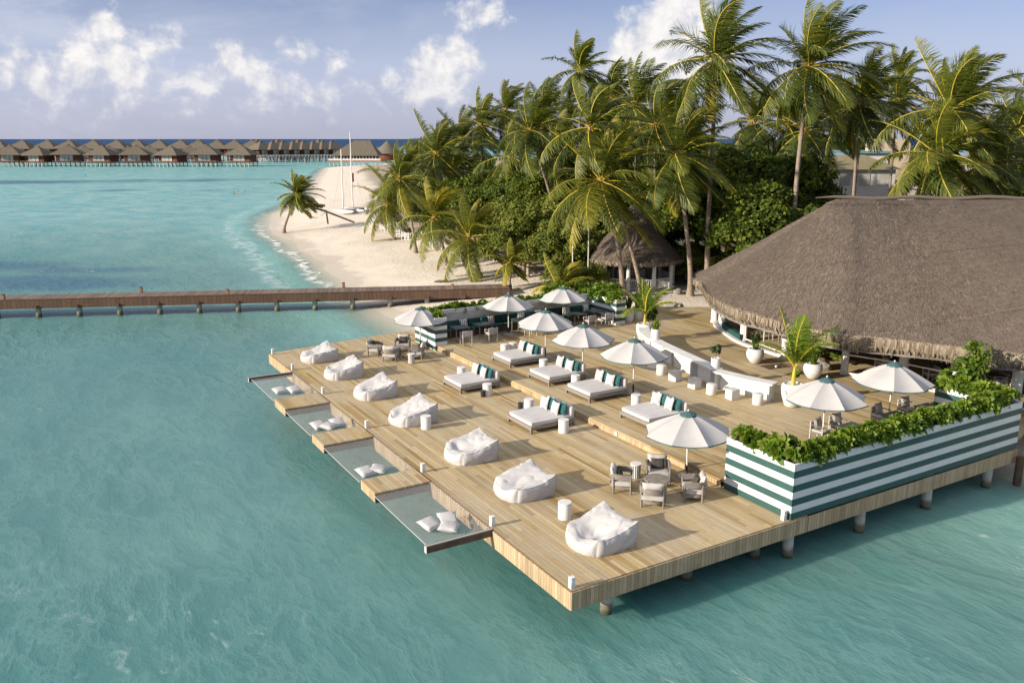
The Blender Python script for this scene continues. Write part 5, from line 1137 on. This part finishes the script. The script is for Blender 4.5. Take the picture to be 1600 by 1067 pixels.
# ---------------------------------------------------------------- potted plants
def pot(name,prof,lb,loc,cat='plant pot'):
    o=empty(name,loc,0,lb,cat,'white plant pots'); m=MB(); m.lathe(prof,32); m.build('vessel',MAT['pot_white'],o)
    r,z=prof[-1]; m=MB(); m.lathe([(r*.98,z-.05),(.0001,z-.045)],24); m.build('soil',MAT['soil'],o); return o
BALL=[(.15,0),(.24,.06),(.40,.30),(.44,.5),(.40,.66),(.33,.73),(.31,.74),(.29,.70)]
URN=[(.25,0),(.29,.03),(.42,.45),(.46,.75),(.43,.92),(.38,.97),(.35,.97),(.34,.92)]
CYL=[(.19,0),(.2,.02),(.21,.42),(.205,.44),(.18,.44),(.175,.40)]
TALL=[(.26,0),(.30,.1),(.33,.75),(.32,.78),(.29,.78),(.285,.72)]
def blades(name,lb,loc,n,h,sp,w,mat,seed,cat='plant',grp='potted plants'):
    rng=np.random.default_rng(seed); o=empty(name,loc,0,lb,cat,grp); VV=[];TT=[]
    for k in range(n):
        a=rng.uniform(0,6.28); out=sp*rng.uniform(.1,1); L=h*rng.uniform(.6,1.1); d0=np.array([math.cos(a),math.sin(a),0]); s=np.array([-math.sin(a),math.cos(a),0]); b=d0*rng.uniform(0,.12); tw=rng.uniform(-.5,.5)
        for i in range(4):
            pass
        P=[b+d0*out*f**1.7+np.array([0,0,L*(f-.18*f*f*(out/.4))]) for f in(0,.4,.75,1)]; W=[w*.7,w,w*.7,w*.05]; s2=s*math.cos(tw)+d0*math.sin(tw)
        VV+=[q for p_,w_ in zip(P,W) for q in (p_-s2*w_,p_+s2*w_)]; TT+=[float(np.clip(.4+rng.normal(0,.2),0,1))]*8
    q=np.arange(n)[:,None]*8; F=np.concatenate([q+np.array([[i,i+1,i+3,i+2]]) for i in(0,2,4)]); rawmesh('foliage',np.array(VV),F,MAT[mat],o,attr={'tint':TT}); return o
pot('ball_pot',BALL,'round white pot on the terrace holding a stiff snake plant',(19.8,12.85,UP)); blades('snake_plant','stiff dark snake plant in the round white pot by the glazed wall',(19.8,12.85,UP+.68),70,.95,.26,.05,'dark_leaf',1)
pot('ball_pot',BALL,'round white pot behind the nearest end of the bar, holding bushy leaves',(20.0,9.5,UP)); blades('spear_plant','bushy spear leaved plant in the round pot behind the palm urn',(20.0,9.5,UP+.68),80,1.05,.5,.04,'bright_leaf',2)
pot('urn',URN,'tall white urn at the near end of the bar holding a young palm',(15.95,7.15,UP))
pot('urn',URN,'tall white urn at the far end of the bar holding a young palm',(18.15,19.35,UP))
pot('cylinder_pot',CYL,'small white cylinder pot standing on the bar counter between its two lengths',(15.3,10.95,2.45)); 
pot('cylinder_pot',[(r*1.15,z*1.2) for r,z in CYL],'white cylinder pot at the far end of the bar counter',(16.6,16.6,2.45)); blades('spear_plant','leafy spear plant in the cylinder pot at the far end of the bar',(16.6,16.6,2.93),60,.62,.36,.03,'bright_leaf',3)
pot('tall_pot',TALL,'tall white pot beside the right end of the bench corner, left of two',(20.5,23.7,UP)); pot('tall_pot',TALL,'tall white pot beside the right end of the bench corner, right of two',(21.35,23.9,UP))
blades('spear_plant','dark leaved plant in the left tall pot by the bench corner',(20.5,23.7,UP+.72),60,1.0,.4,.04,'dark_leaf',4); blades('spear_plant','dark leaved plant in the right tall pot by the bench corner',(21.35,23.9,UP+.72),60,1.1,.4,.04,'dark_leaf',5)
def leafy(name,lb,loc,cl,n,size,mat,seed):
    rng=np.random.default_rng(seed); o=empty(name,loc,0,lb,'plant','potted plants'); m=MB()
    for c in cl: m.tube([(0,0,-.05),(c[0]*.5,c[1]*.5,c[2]*.5),c[:3]],.012,5)
    m.build('stem',MAT['bark'],o); V,F,T=leafcloud(n,cl,size,rng); rawmesh('foliage',V,F,MAT[mat],o,attr={'tint':T}); return o
leafy('pot_shrub','small round leaved shrub in the pot on the bar counter',(15.3,10.95,2.88),[(0,0,.3,.16),(.12,.05,.42,.14),(-.1,.08,.38,.13),(.02,-.1,.52,.12)],420,.11,'dark_leaf',6)
leafy('pot_shrub','small shrub at the foot of the young palm in the near urn',(16.1,7.3,UP+.95),[(.2,.1,.25,.16),(.3,0,.4,.12)],160,.15,'bright_leaf',7)
leafy('pot_shrub','leafy underplanting beside the young palm in the far urn',(18.3,19.3,UP+.95),[(.25,0,.3,.25),(.3,-.1,.6,.22),(.3,0,.85,.15)],420,.15,'dark_leaf',8)
def young_palm(lb,loc,nf,L,seed,up,elmin,wind,stem):
    o=empty('young_palm',loc,0,lb,'palm','potted young palms'); m=MB(); m.tube([(0,0,-.1),(.02,0,stem*.6),(.04,0,stem)],[.09,.075,.05],8); m.build('trunk',MAT['palm_rachis'],o)
    for V,F,T,P,dry in make_crown(nf,L,seed,up=up,elmin=elmin,wind=wind,nl=48,width=.042,dryn=0,pale=.12):
        a=rawmesh('frond',V,F,MAT['palm_young'],o,attr={'tint':T}); a.location=(.04,0,stem); m=MB(); rach(P*1.0,L,m); m.build('midrib',MAT['palm_rachis'],a)
young_palm('young feathery palm in the tall urn at the near end of the bar',(15.95,7.15,UP+.9),9,2.6,612,86,58,.45,.75)
young_palm('young palm with splayed fronds in the urn at the far end of the bar',(18.15,19.35,UP+.9),9,2.3,625,84,35,.45,.6)
# scrub and rocks between restaurant and terrace
for k,(x,y) in enumerate([(22.6,11.6),(23.2,10.6),(22.9,12.2)]):
    leafy('scrub','low scrub growing in the gap between the restaurant glazing, '+ORD[k]+' of three',(x,y,UP),[(0,0,.5,.4),(.3,.2,.8,.35),(-.3,.1,.7,.3)],700,.2,'tree_leaf',30+k)
def rock(): 
    V,F=cubegrid(6); m=MB(); m.add([tuple(Vector(p).normalized()*(.32+.14*mnoise.noise((p[0]*1.4,p[1]*1.4,p[2]*1.4)))) for p in V],F); return m.build('rock',MAT['rock'],ang=60)
for k,(x,y) in enumerate([(21.9,11.8),(22.4,12.3),(22.0,10.6),(21.7,10.3),(27.0,26.5),(30.8,30.9)]): place('rock',rock,(x,y,(UP if k<4 else SAND)+.12),k*1.3,['rounded grey rock by the sunken step','rounded grey rock under the glazing corner','rounded grey rock right of the sunken step','rounded grey rock by the round pot','rounded grey rock at the far edge of the terrace','rounded grey rock by the gazebo floor'][k],'rock','grey rocks')
# ---------------------------------------------------------------- timber jetty
J0=Vector((-34,61.9,0)); J1=Vector((21,38.6,0)); jd=(J1-J0); JL=jd.length; ja=math.atan2(jd.y,jd.x); jd.normalize(); jn=Vector((-jd.y,jd.x,0))
# the near edge of the walkway runs through these points; its body lies 2.1 m beyond
jc=(J0+J1)/2+jn*1.05
jt=empty('jetty',(jc.x,jc.y,0),ja,'long brown timber jetty crossing from the left to the beach','jetty')
m=MB(); m.box((0,0,LOW-.05),(JL,2.1,.1)); m.build('boards',MAT['jetty_top'],jt,smooth=False)
m=MB(); m.box((0,-1.075,LOW-.33),(JL,.045,.62)); m.build('fascia',MAT['jetty_fascia'],jt,smooth=False); m=MB(); m.box((0,1.075,LOW-.33),(JL,.045,.62)); m.build('fascia',MAT['jetty_fascia'],jt,smooth=False)
m=MB(); m.box((0,-1.06,LOW+.02),(JL,.10,.035)); m.build('edge_board',MAT['timber_dark'],jt,smooth=False)
for k in range(22):
    x=-JL/2+1.2+k*2.75
    m=MB(); m.box((x,0,LOW-.52),(.28,2.4,.22)); m.build('cross_beam',MAT['timber_dark'],jt,smooth=False)
    m=MB(); m.lathe([(.19,-3),(.19,.45),(.19,LOW-.63)],14); m.build('pile',MAT['pile'],jt,loc=(x,-.62,0))
for k,s_ in enumerate([(-12,0),(-4,1),(2,0),(9.5,1),(17,0)]):
    f=(s_[0]-J0.x)/jd.x; p=J0+jd*f+jn*(.12 if s_[1]==0 else 2.0); o=empty('jetty_light',(p.x,p.y,LOW),ja,f'short brown post light on the jetty, {ORD[k]} from the left','post light','post lights on the jetty'); m=MB(); m.box((0,0,.19),(.2,.2,.38),b=.02); m.build('post',MAT['terracotta'],o); m=MB(); m.box((0,0,.395),(.23,.23,.03),b=.008); m.build('cap',MAT['timber_dark'],o)
o=empty('driftwood',(17.6,43.6,LOW),ja,'yellow brown piece of driftwood lying on the jetty edge','driftwood'); m=MB(); m.tube([(-.5,0,.10),(-.1,.05,.13),(.3,0,.12),(.6,.1,.2)],[.05,.11,.10,.03],8); m.tube([(.2,0,.12),(.45,.2,.32)],[.05,.02],6); m.build('log',MAT['coir'],o)
# dark mooring post under the right end of the deck
o=empty('mooring_post',(19.65,-.25,0),0,'dark timber post in the water under the right end of the deck','post'); m=MB(); m.tube([(0,0,-2),(0,0,1.1)],.14,10); m.build('shaft',MAT['timber_dark'],o)
# ---------------------------------------------------------------- overwater villas
def villa():
    o=empty('overwater_villa')
    def hip(w,d,z0,z1,rl,ov=0): return [(-w,-d,z0),(w,-d,z0),(w,d,z0),(-w,d,z0),(-rl,0,z1),(rl,0,z1)]
    V=[];UVs=[];F=[]
    def quad(a,b,c,d_):
        n=len(V); V.extend([a,b,c,d_]); F.append((n,n+1,n+2,n+3)); L=(Vector(a)-Vector(d_)).length; w=(Vector(a)-Vector(b)).length; UVs.extend([(0,L),(w,L),(w*.6,0),(w*.4,0)])
    w,d,z0,z1,rl=7.4,7.2,6.0,10.6,.5; c=hip(w,d,z0,z1,rl)
    quad(c[0],c[1],c[5],c[4]); quad(c[2],c[3],c[4],c[5]); quad(c[1],c[2],c[5],(rl,.01,z1)); quad(c[3],c[0],c[4],(-rl,.01,z1))
    e=.25
    for a,b in((0,1),(1,2),(2,3),(3,0)):
        p,q=c[a],c[b]; quad((p[0],p[1],p[2]-e),(q[0],q[1],q[2]-e),q,p)
    r=rawmesh('roof',np.array(V),np.array(F),MAT['thatch_far'],o,uv=np.array(UVs))
    m=MB(); m.box((0,0,10.6),(1.9,1.1,.7),b=.25); m.build('ridge_cap',MAT['thatch_far'],r)
    m=MB(); m.box((.2,.6,4.4),(10.6,9.8,3.9)); m.build('wall',MAT['villa_wall'],o,smooth=False)
    for x in(-2.3,-.2,1.9):
        m=MB(); m.box((x,-4.45,4.2),(1.6,.12,2.9)); f=m.build('window',MAT['villa_glass'],o,smooth=False); m=MB()
        for q in(-.8,0,.8): m.box((x+q,-4.53,4.2),(.16,.06,3.0))
        m.build('window_frame',MAT['white_trim'],f,smooth=False)
    m=MB(); m.box((0,-.6,2.3),(12.6,13.2,.35)); m.build('deck',MAT['timber_dark'],o,smooth=False)
    for x in np.linspace(-5.8,5.8,6):
        for y in(-6.6,5):
            m=MB(); m.box((x,y,.6),(.38,.38,3.0)); m.build('stilt',MAT['concrete'],o,smooth=False)
    m=MB()
    for k in range(7): m.box((6.6+k*.42,-5.6,2.3-k*.33),(.5,1.5,.12))
    m.tube([(6.4,-6.3,3.2),(9.4,-6.3,.9)],.08,5); m.build('stair',MAT['terracotta'],o,smooth=False)
    m=MB(); m.box((0,-7.1,3.0),(12.4,.10,.12)); 
    for x in np.linspace(-6,6,9): m.box((x,-7.1,2.75),(.09,.09,.6))
    m.build('railing',MAT['terracotta'],o,smooth=False)
    return o
rng=random.Random(4)
front=[(-6.2,444.1),(4.7,437.6),(16.7,430.6),(30.1,422.6),(43.4,414.7),(57.3,406.5),(71.3,398.2),(85.3,389.9)]
for k,(x,y) in enumerate([(-19,452)]+front[1:]+[]): 
    pass
for k,(x,y) in enumerate(front): place('villa',villa,(x,y,0),YAW+[.1,-.12,.2,-.05,.15,-.2,.05,-.1][k],f'thatched overwater villa on stilts in the front row, {ORD[k]} from the left','villa','overwater villas',[.88,.84,.9,.86,.88,.85,.9,.87][k])
back=[2,39,78,112,150,186,218,252,285,313,342,369,396]; 
def fromaz(px,Y): X=(px-800)/1320*(Y*.972+2.9); return oldp(X,Y)
for k,px in enumerate(back):
    x,y=fromaz(px,500+rng.uniform(-6,6)); place('villa',villa,(x,y,.9),YAW,f'thatched overwater villa in the back row, {ORD[k]} from the left','villa','overwater villas')
for k,px in enumerate([134,172,203,236,268,298,328]):
    x,y=fromaz(px,455+rng.uniform(-5,5)); o=place('villa',villa,(x,y,.3),YAW+.3,f'smaller thatched overwater villa in the middle row, {ORD[k]} from the left','villa','overwater villas',.78)
for k,px in enumerate([410,428,444,460,476,491,506,520]):
    x,y=fromaz(px,470+k*3); place('villa',villa,(x,y,1.2),YAW+.9,f'red walled villa on the curved jetty, {ORD[k]} from the left','villa','overwater villas',.92)
for k,px in enumerate([404,436,468,500]):
    x,y=fromaz(px,540+k*4); place('villa',villa,(x,y,1.0),YAW+.9,f'villa roof showing behind the curved jetty villas, {ORD[k]} from the left','villa','overwater villas')
# walkway that links them
x0,y0=fromaz(392,440); x1,y1=fromaz(525,452); o=empty('villa_walkway',((x0+x1)/2,(y0+y1)/2,0),math.atan2(y1-y0,x1-x0),'pale walkway on white stilts before the red walled villas','walkway'); L=math.hypot(x1-x0,y1-y0)
m=MB(); m.box((0,0,3.1),(L,2.6,.4)); m.build('boards',MAT['timber_dark'],o,smooth=False)
for q in np.arange(-L/2+1,L/2,3.2):
    m=MB(); m.box((q,-1.0,1.3),(.45,.45,3.4)); m.build('stilt',MAT['concrete'],o,smooth=False)
m=MB(); m.box((0,-1.25,4.1),(L,.15,.2)); 
for q in np.arange(-L/2,L/2,1.6): m.box((q,-1.25,3.7),(.2,.12,.8))
m.build('railing',MAT['white_trim'],o,smooth=False)
x,y=fromaz(586-800+800-18,437); 
# big restaurant on the water at the tip of the beach
x,y=fromaz(559,402); o=empty('overwater_restaurant',(x,y,0),YAW,'large thatched restaurant on stilts at the far tip of the beach','restaurant')
V=[];F=[];UVs=[]
w,d,z0,z1,rl=13.0,9,5.0,11.3,4.6; c=[(-w,-d,z0),(w,-d,z0),(w,d,z0),(-w,d,z0),(-rl+3,0,z1),(rl+3,0,z1)]
for a,b,e_,f_ in((0,1,5,4),(2,3,4,5)):
    n=len(V); V+= [c[a],c[b],c[e_],c[f_]]; F.append((n,n+1,n+2,n+3)); UVs+=[(0,12),(26,12),(18,0),(8,0)]
for a,b,e_ in((1,2,5),(3,0,4)):
    n=len(V); V+= [c[a],c[b],c[e_],(c[e_][0],.01,z1)]; F.append((n,n+1,n+2,n+3)); UVs+=[(0,12),(18,12),(9.2,0),(8.8,0)]
for a,b in((0,1),(1,2),(2,3),(3,0)):
    n=len(V); p,q=c[a],c[b]; V+=[(p[0],p[1],p[2]-.4),(q[0],q[1],q[2]-.4),q,p]; F.append((n,n+1,n+2,n+3)); UVs+=[(0,1),(9,1),(9,0),(0,0)]
rawmesh('roof',np.array(V),np.array(F),MAT['thatch_far'],o,uv=np.array(UVs))
m=MB(); m.box((0,0,2.4),(30,20,.6)); m.build('deck',MAT['terracotta'],o,smooth=False)
m=MB(); m.box((0,1,3.9),(22,13,2.4)); m.build('wall',MAT['interior'],o,smooth=False)
for q in np.linspace(-11.5,11.5,14):
    m=MB(); m.box((q,-7.5,3.9),(.45,.45,2.5)); m.build('post',MAT['white_paint'],o,smooth=False)
for q in np.linspace(-14,14,13):
    m=MB(); m.box((q,-9.3,.7),(.5,.5,3.0)); m.build('stilt',MAT['concrete'],o,smooth=False)
m=MB(); m.box((0,-9.8,3.4),(29,.12,.15)); m.box((0,-9.8,2.95),(29,.06,.5)); m.build('railing',MAT['white_trim'],o,smooth=False); o.scale=(.82,.82,1.02)
x,y=fromaz(606,470); o=empty('conical_hut',(x,y,0),YAW,'brown conical thatched roof beyond the far restaurant','hut'); m=MB(); m.lathe([(7.5,4.5),(7.4,4.9),(3.6,8.2),(.3,11.2),(.0001,11.3)],28); m.build('roof',MAT['thatch_far'],o); m=MB(); m.lathe([(5.8,1),(5.8,4.6)],20); m.build('wall',MAT['villa_wall'],o)
# ---------------------------------------------------------------- beach: sailing catamarans, swing bed, tables and chairs
for k,(x,y,h,lb,rz) in enumerate([(34.4,110.6,9.6,'shorter masted white catamaran drawn up on the beach',.4),(36.6,112.8,12.2,'taller masted white catamaran drawn up on the beach',.2)]):
    o=empty('catamaran',(x,y,SAND),rz,lb,'sailboat','catamarans on the beach')
    for s_ in(-1,1):
        m=MB(); n=9; pts=[(s_*1.1,-2.4+4.8*i/(n-1),.28+.12*(abs(i-4)/4)**2) for i in range(n)]; m.tube(pts,[.05,.17,.23,.25,.25,.25,.22,.15,.04],8); m.build('hull',MAT['pot_white'],o)
    m=MB(); m.box((0,.2,.55),(2.1,1.9,.04)); m.build('trampoline',MAT['fabric_grey'],o,smooth=False)
    for q in(1.1,-.75):
        m=MB(); m.tube([(-1.2,q,.5),(1.2,q,.5)],.05,6); m.build('crossbeam',MAT['steel'],o)
    m=MB(); m.tube([(0,1.1,.5),(0,1.0,h)],[.11,.075],8); m.build('mast',MAT['white_trim'],o)
    m=MB(); m.tube([(0,1.1,h*.75),(-1.1,2.2,.5)],.022,4); m.tube([(0,1.1,h*.75),(1.1,-.4,.5)],.022,4); m.build('rigging',MAT['steel'],o)
    if k==1:
        m=MB(); m.pillow(.35,1.5,.25,Matrix.Translation((.25,1.1,5.2))@Matrix.Rotation(R(90),4,'X'),6); m.build('furled_sail',MAT['red_flag'],o)
# swing bed: leaning post, long log, prop, thatched shade, hammock
o=empty('swing_bed',(24.9,97.0,SAND),math.atan2(-3.0,5.1),'rustic swing bed hung from a leaning log beside the leaning palm','swing bed')
m=MB(); m.tube([(-1.6,0,2.35),(1.0,.0,1.75),(5.2,0,.1)],[.14,.13,.12],8); m.build('log',MAT['bark'],o)
m=MB(); m.tube([(1.6,0,-.1),(1.45,0,1.6)],.11,8); m.build('prop',MAT['bark'],o)
m=MB(); vs=[];fs=[]
for i in range(13):
    for j in range(7): x=-1.5+2.7*i/12; y=-.9+1.8*j/6; vs.append((x,y,2.62-.32*abs(y)**1.6-.10*(i/12-.5)**2*4+.03*mnoise.noise((x*3,y*3,0))))
for i in range(12):
    for j in range(6): a=i*7+j; fs.append((a,a+7,a+8,a+1))
n=len(vs); vs+=[(x,y,z-.14) for x,y,z in vs]; fs+=[(b+n,a+n,d_+n,c_+n) for a,b,c_,d_ in [(f[0],f[1],f[2],f[3]) for f in fs]]
m.add(vs,fs); m.build('palm_thatch_shade',MAT['coir'],o)
m=MB(); n0=9; vs=[];fs=[]
for i in range(n0):
    for j in range(4): f=i/(n0-1); vs.append((-1.7+3.2*f,-.45+.3*j,.75+1.0*(2*f-1)**2))
for i in range(n0-1):
    for j in range(3): a=i*4+j; fs.append((a,a+4,a+5,a+1))
m.add(vs,fs); m.tube([(-1.7,0,1.75),(-1.6,0,2.3)],.02,4); m.tube([(1.5,0,1.75),(1.2,0,1.8)],.02,4); m.build('hammock',MAT['rope_white'],o)
def beach_chair():
    o=empty('beach_chair')
    for x,y,h in((-.24,-.24,.45),(.24,-.24,.45),(-.24,.24,.95),(.24,.24,.95)):
        m=MB(); m.box((x,y,h/2),(.05,.05,h)); m.build('leg',MAT['white_trim'],o,smooth=False)
    m=MB(); m.box((0,0,.45),(.52,.5,.06),b=.01); m.build('seat',MAT['white_trim'],o,smooth=False); m=MB(); m.box((0,.24,.75),(.44,.04,.35),b=.01); m.build('backrest',MAT['fabric_grey'],o,smooth=False); return o
def beach_table():
    o=empty('beach_table'); m=MB(); m.box((0,0,.73),(1.2,.8,.05),b=.01); m.build('tabletop',MAT['fabric_grey'],o,smooth=False)
    for x in(-.52,.52):
        for y in(-.32,.32): m=MB(); m.box((x,y,.35),(.06,.06,.7)); m.build('leg',MAT['white_trim'],o,smooth=False)
    return o
BT=[(29.4,85.5),(29.6,82.0),(28.6,76.2),(28.2,72.5),(27.8,68.5),(28.3,66.0),(27.5,63.5),(27.2,59.6),(26.8,57.5),(27.6,55.2),(28.4,53.6)]
for k,(x,y) in enumerate(BT):
    place('beach_table',beach_table,(x,y,SAND),-1.0+.2*(k%3),f'white legged beach table under the palms, {ORD[k]} from the far end','table','beach tables under the palms')
    for q,(dx,dy,rz) in enumerate([(-.85,.35,PI*.62),(-.75,-.6,PI*.66),(.85,.1,-PI*.4)]):
        place('beach_chair',beach_chair,(x+dx,y+dy,SAND),rz+.2*math.sin(k*3+q),f'white beach chair at the {ORD[k]} beach table from the far end, {["farther seaward","nearer seaward","landward"][q]} seat','chair','beach chairs under the palms')
# ---------------------------------------------------------------- swimmers
def swimmer(lb,x,y,rz):
    o=empty('person',(x,y,0),rz,lb,'person','swimmers')
    me=bpy.data.meshes.new('body'); vs=[(0,0,-.55),(0,0,-.15),(0,.02,.10),(0,.03,.20),(0,.03,.30),(.17,0,.07),(.34,-.16,-.03),(.46,-.38,-.02),(-.17,0,.07),(-.34,-.16,-.03),(-.46,-.38,-.02),(0,.03,.40)]; es=[(0,1),(1,2),(2,3),(3,4),(4,11),(2,5),(5,6),(6,7),(2,8),(8,9),(9,10)]
    me.from_pydata(vs,es,[]); b=bpy.data.objects.new('body',me); col.objects.link(b); b.parent=o; md=b.modifiers.new('s','SKIN'); rad=[.15,.16,.14,.06,.10,.075,.055,.04,.075,.055,.04,.085]
    for i,r in enumerate(rad): me.skin_vertices[0].data[i].radius=(r,r*.85)
    me.skin_vertices[0].data[0].use_root=True; b.modifiers.new('d','SUBSURF').render_levels=2; me.materials.append(MAT['skin'])
    m=MB(); V,F=cubegrid(5); m.add([tuple(Vector(p).normalized()*.125*(1 if p[2]>-.2 else .8)+Vector((0,.055,.40))) for p in V],F); m.build('hair',MAT['hair'],o)
    m=MB(); m.add([(.0,-.085,.35),(.02,-.06,.33),(-.02,-.06,.33),(0,-.06,.39)],[(0,1,3),(0,3,2),(0,2,1)]); m.build('nose',MAT['skin'],o)
for lb,x,y,rz in [('swimmer in the lagoon facing the beach, leftmost of three',34.5,187,.3),('swimmer in the lagoon, middle of three and lowest in the water',36.0,188.8,-.6),('swimmer in the lagoon, rightmost of three and nearest the beach',37.3,188,1.1)]: swimmer(lb,x,y,rz)
swimmer('lone swimmer far left in front of the overwater villas',13.5,310,.2)
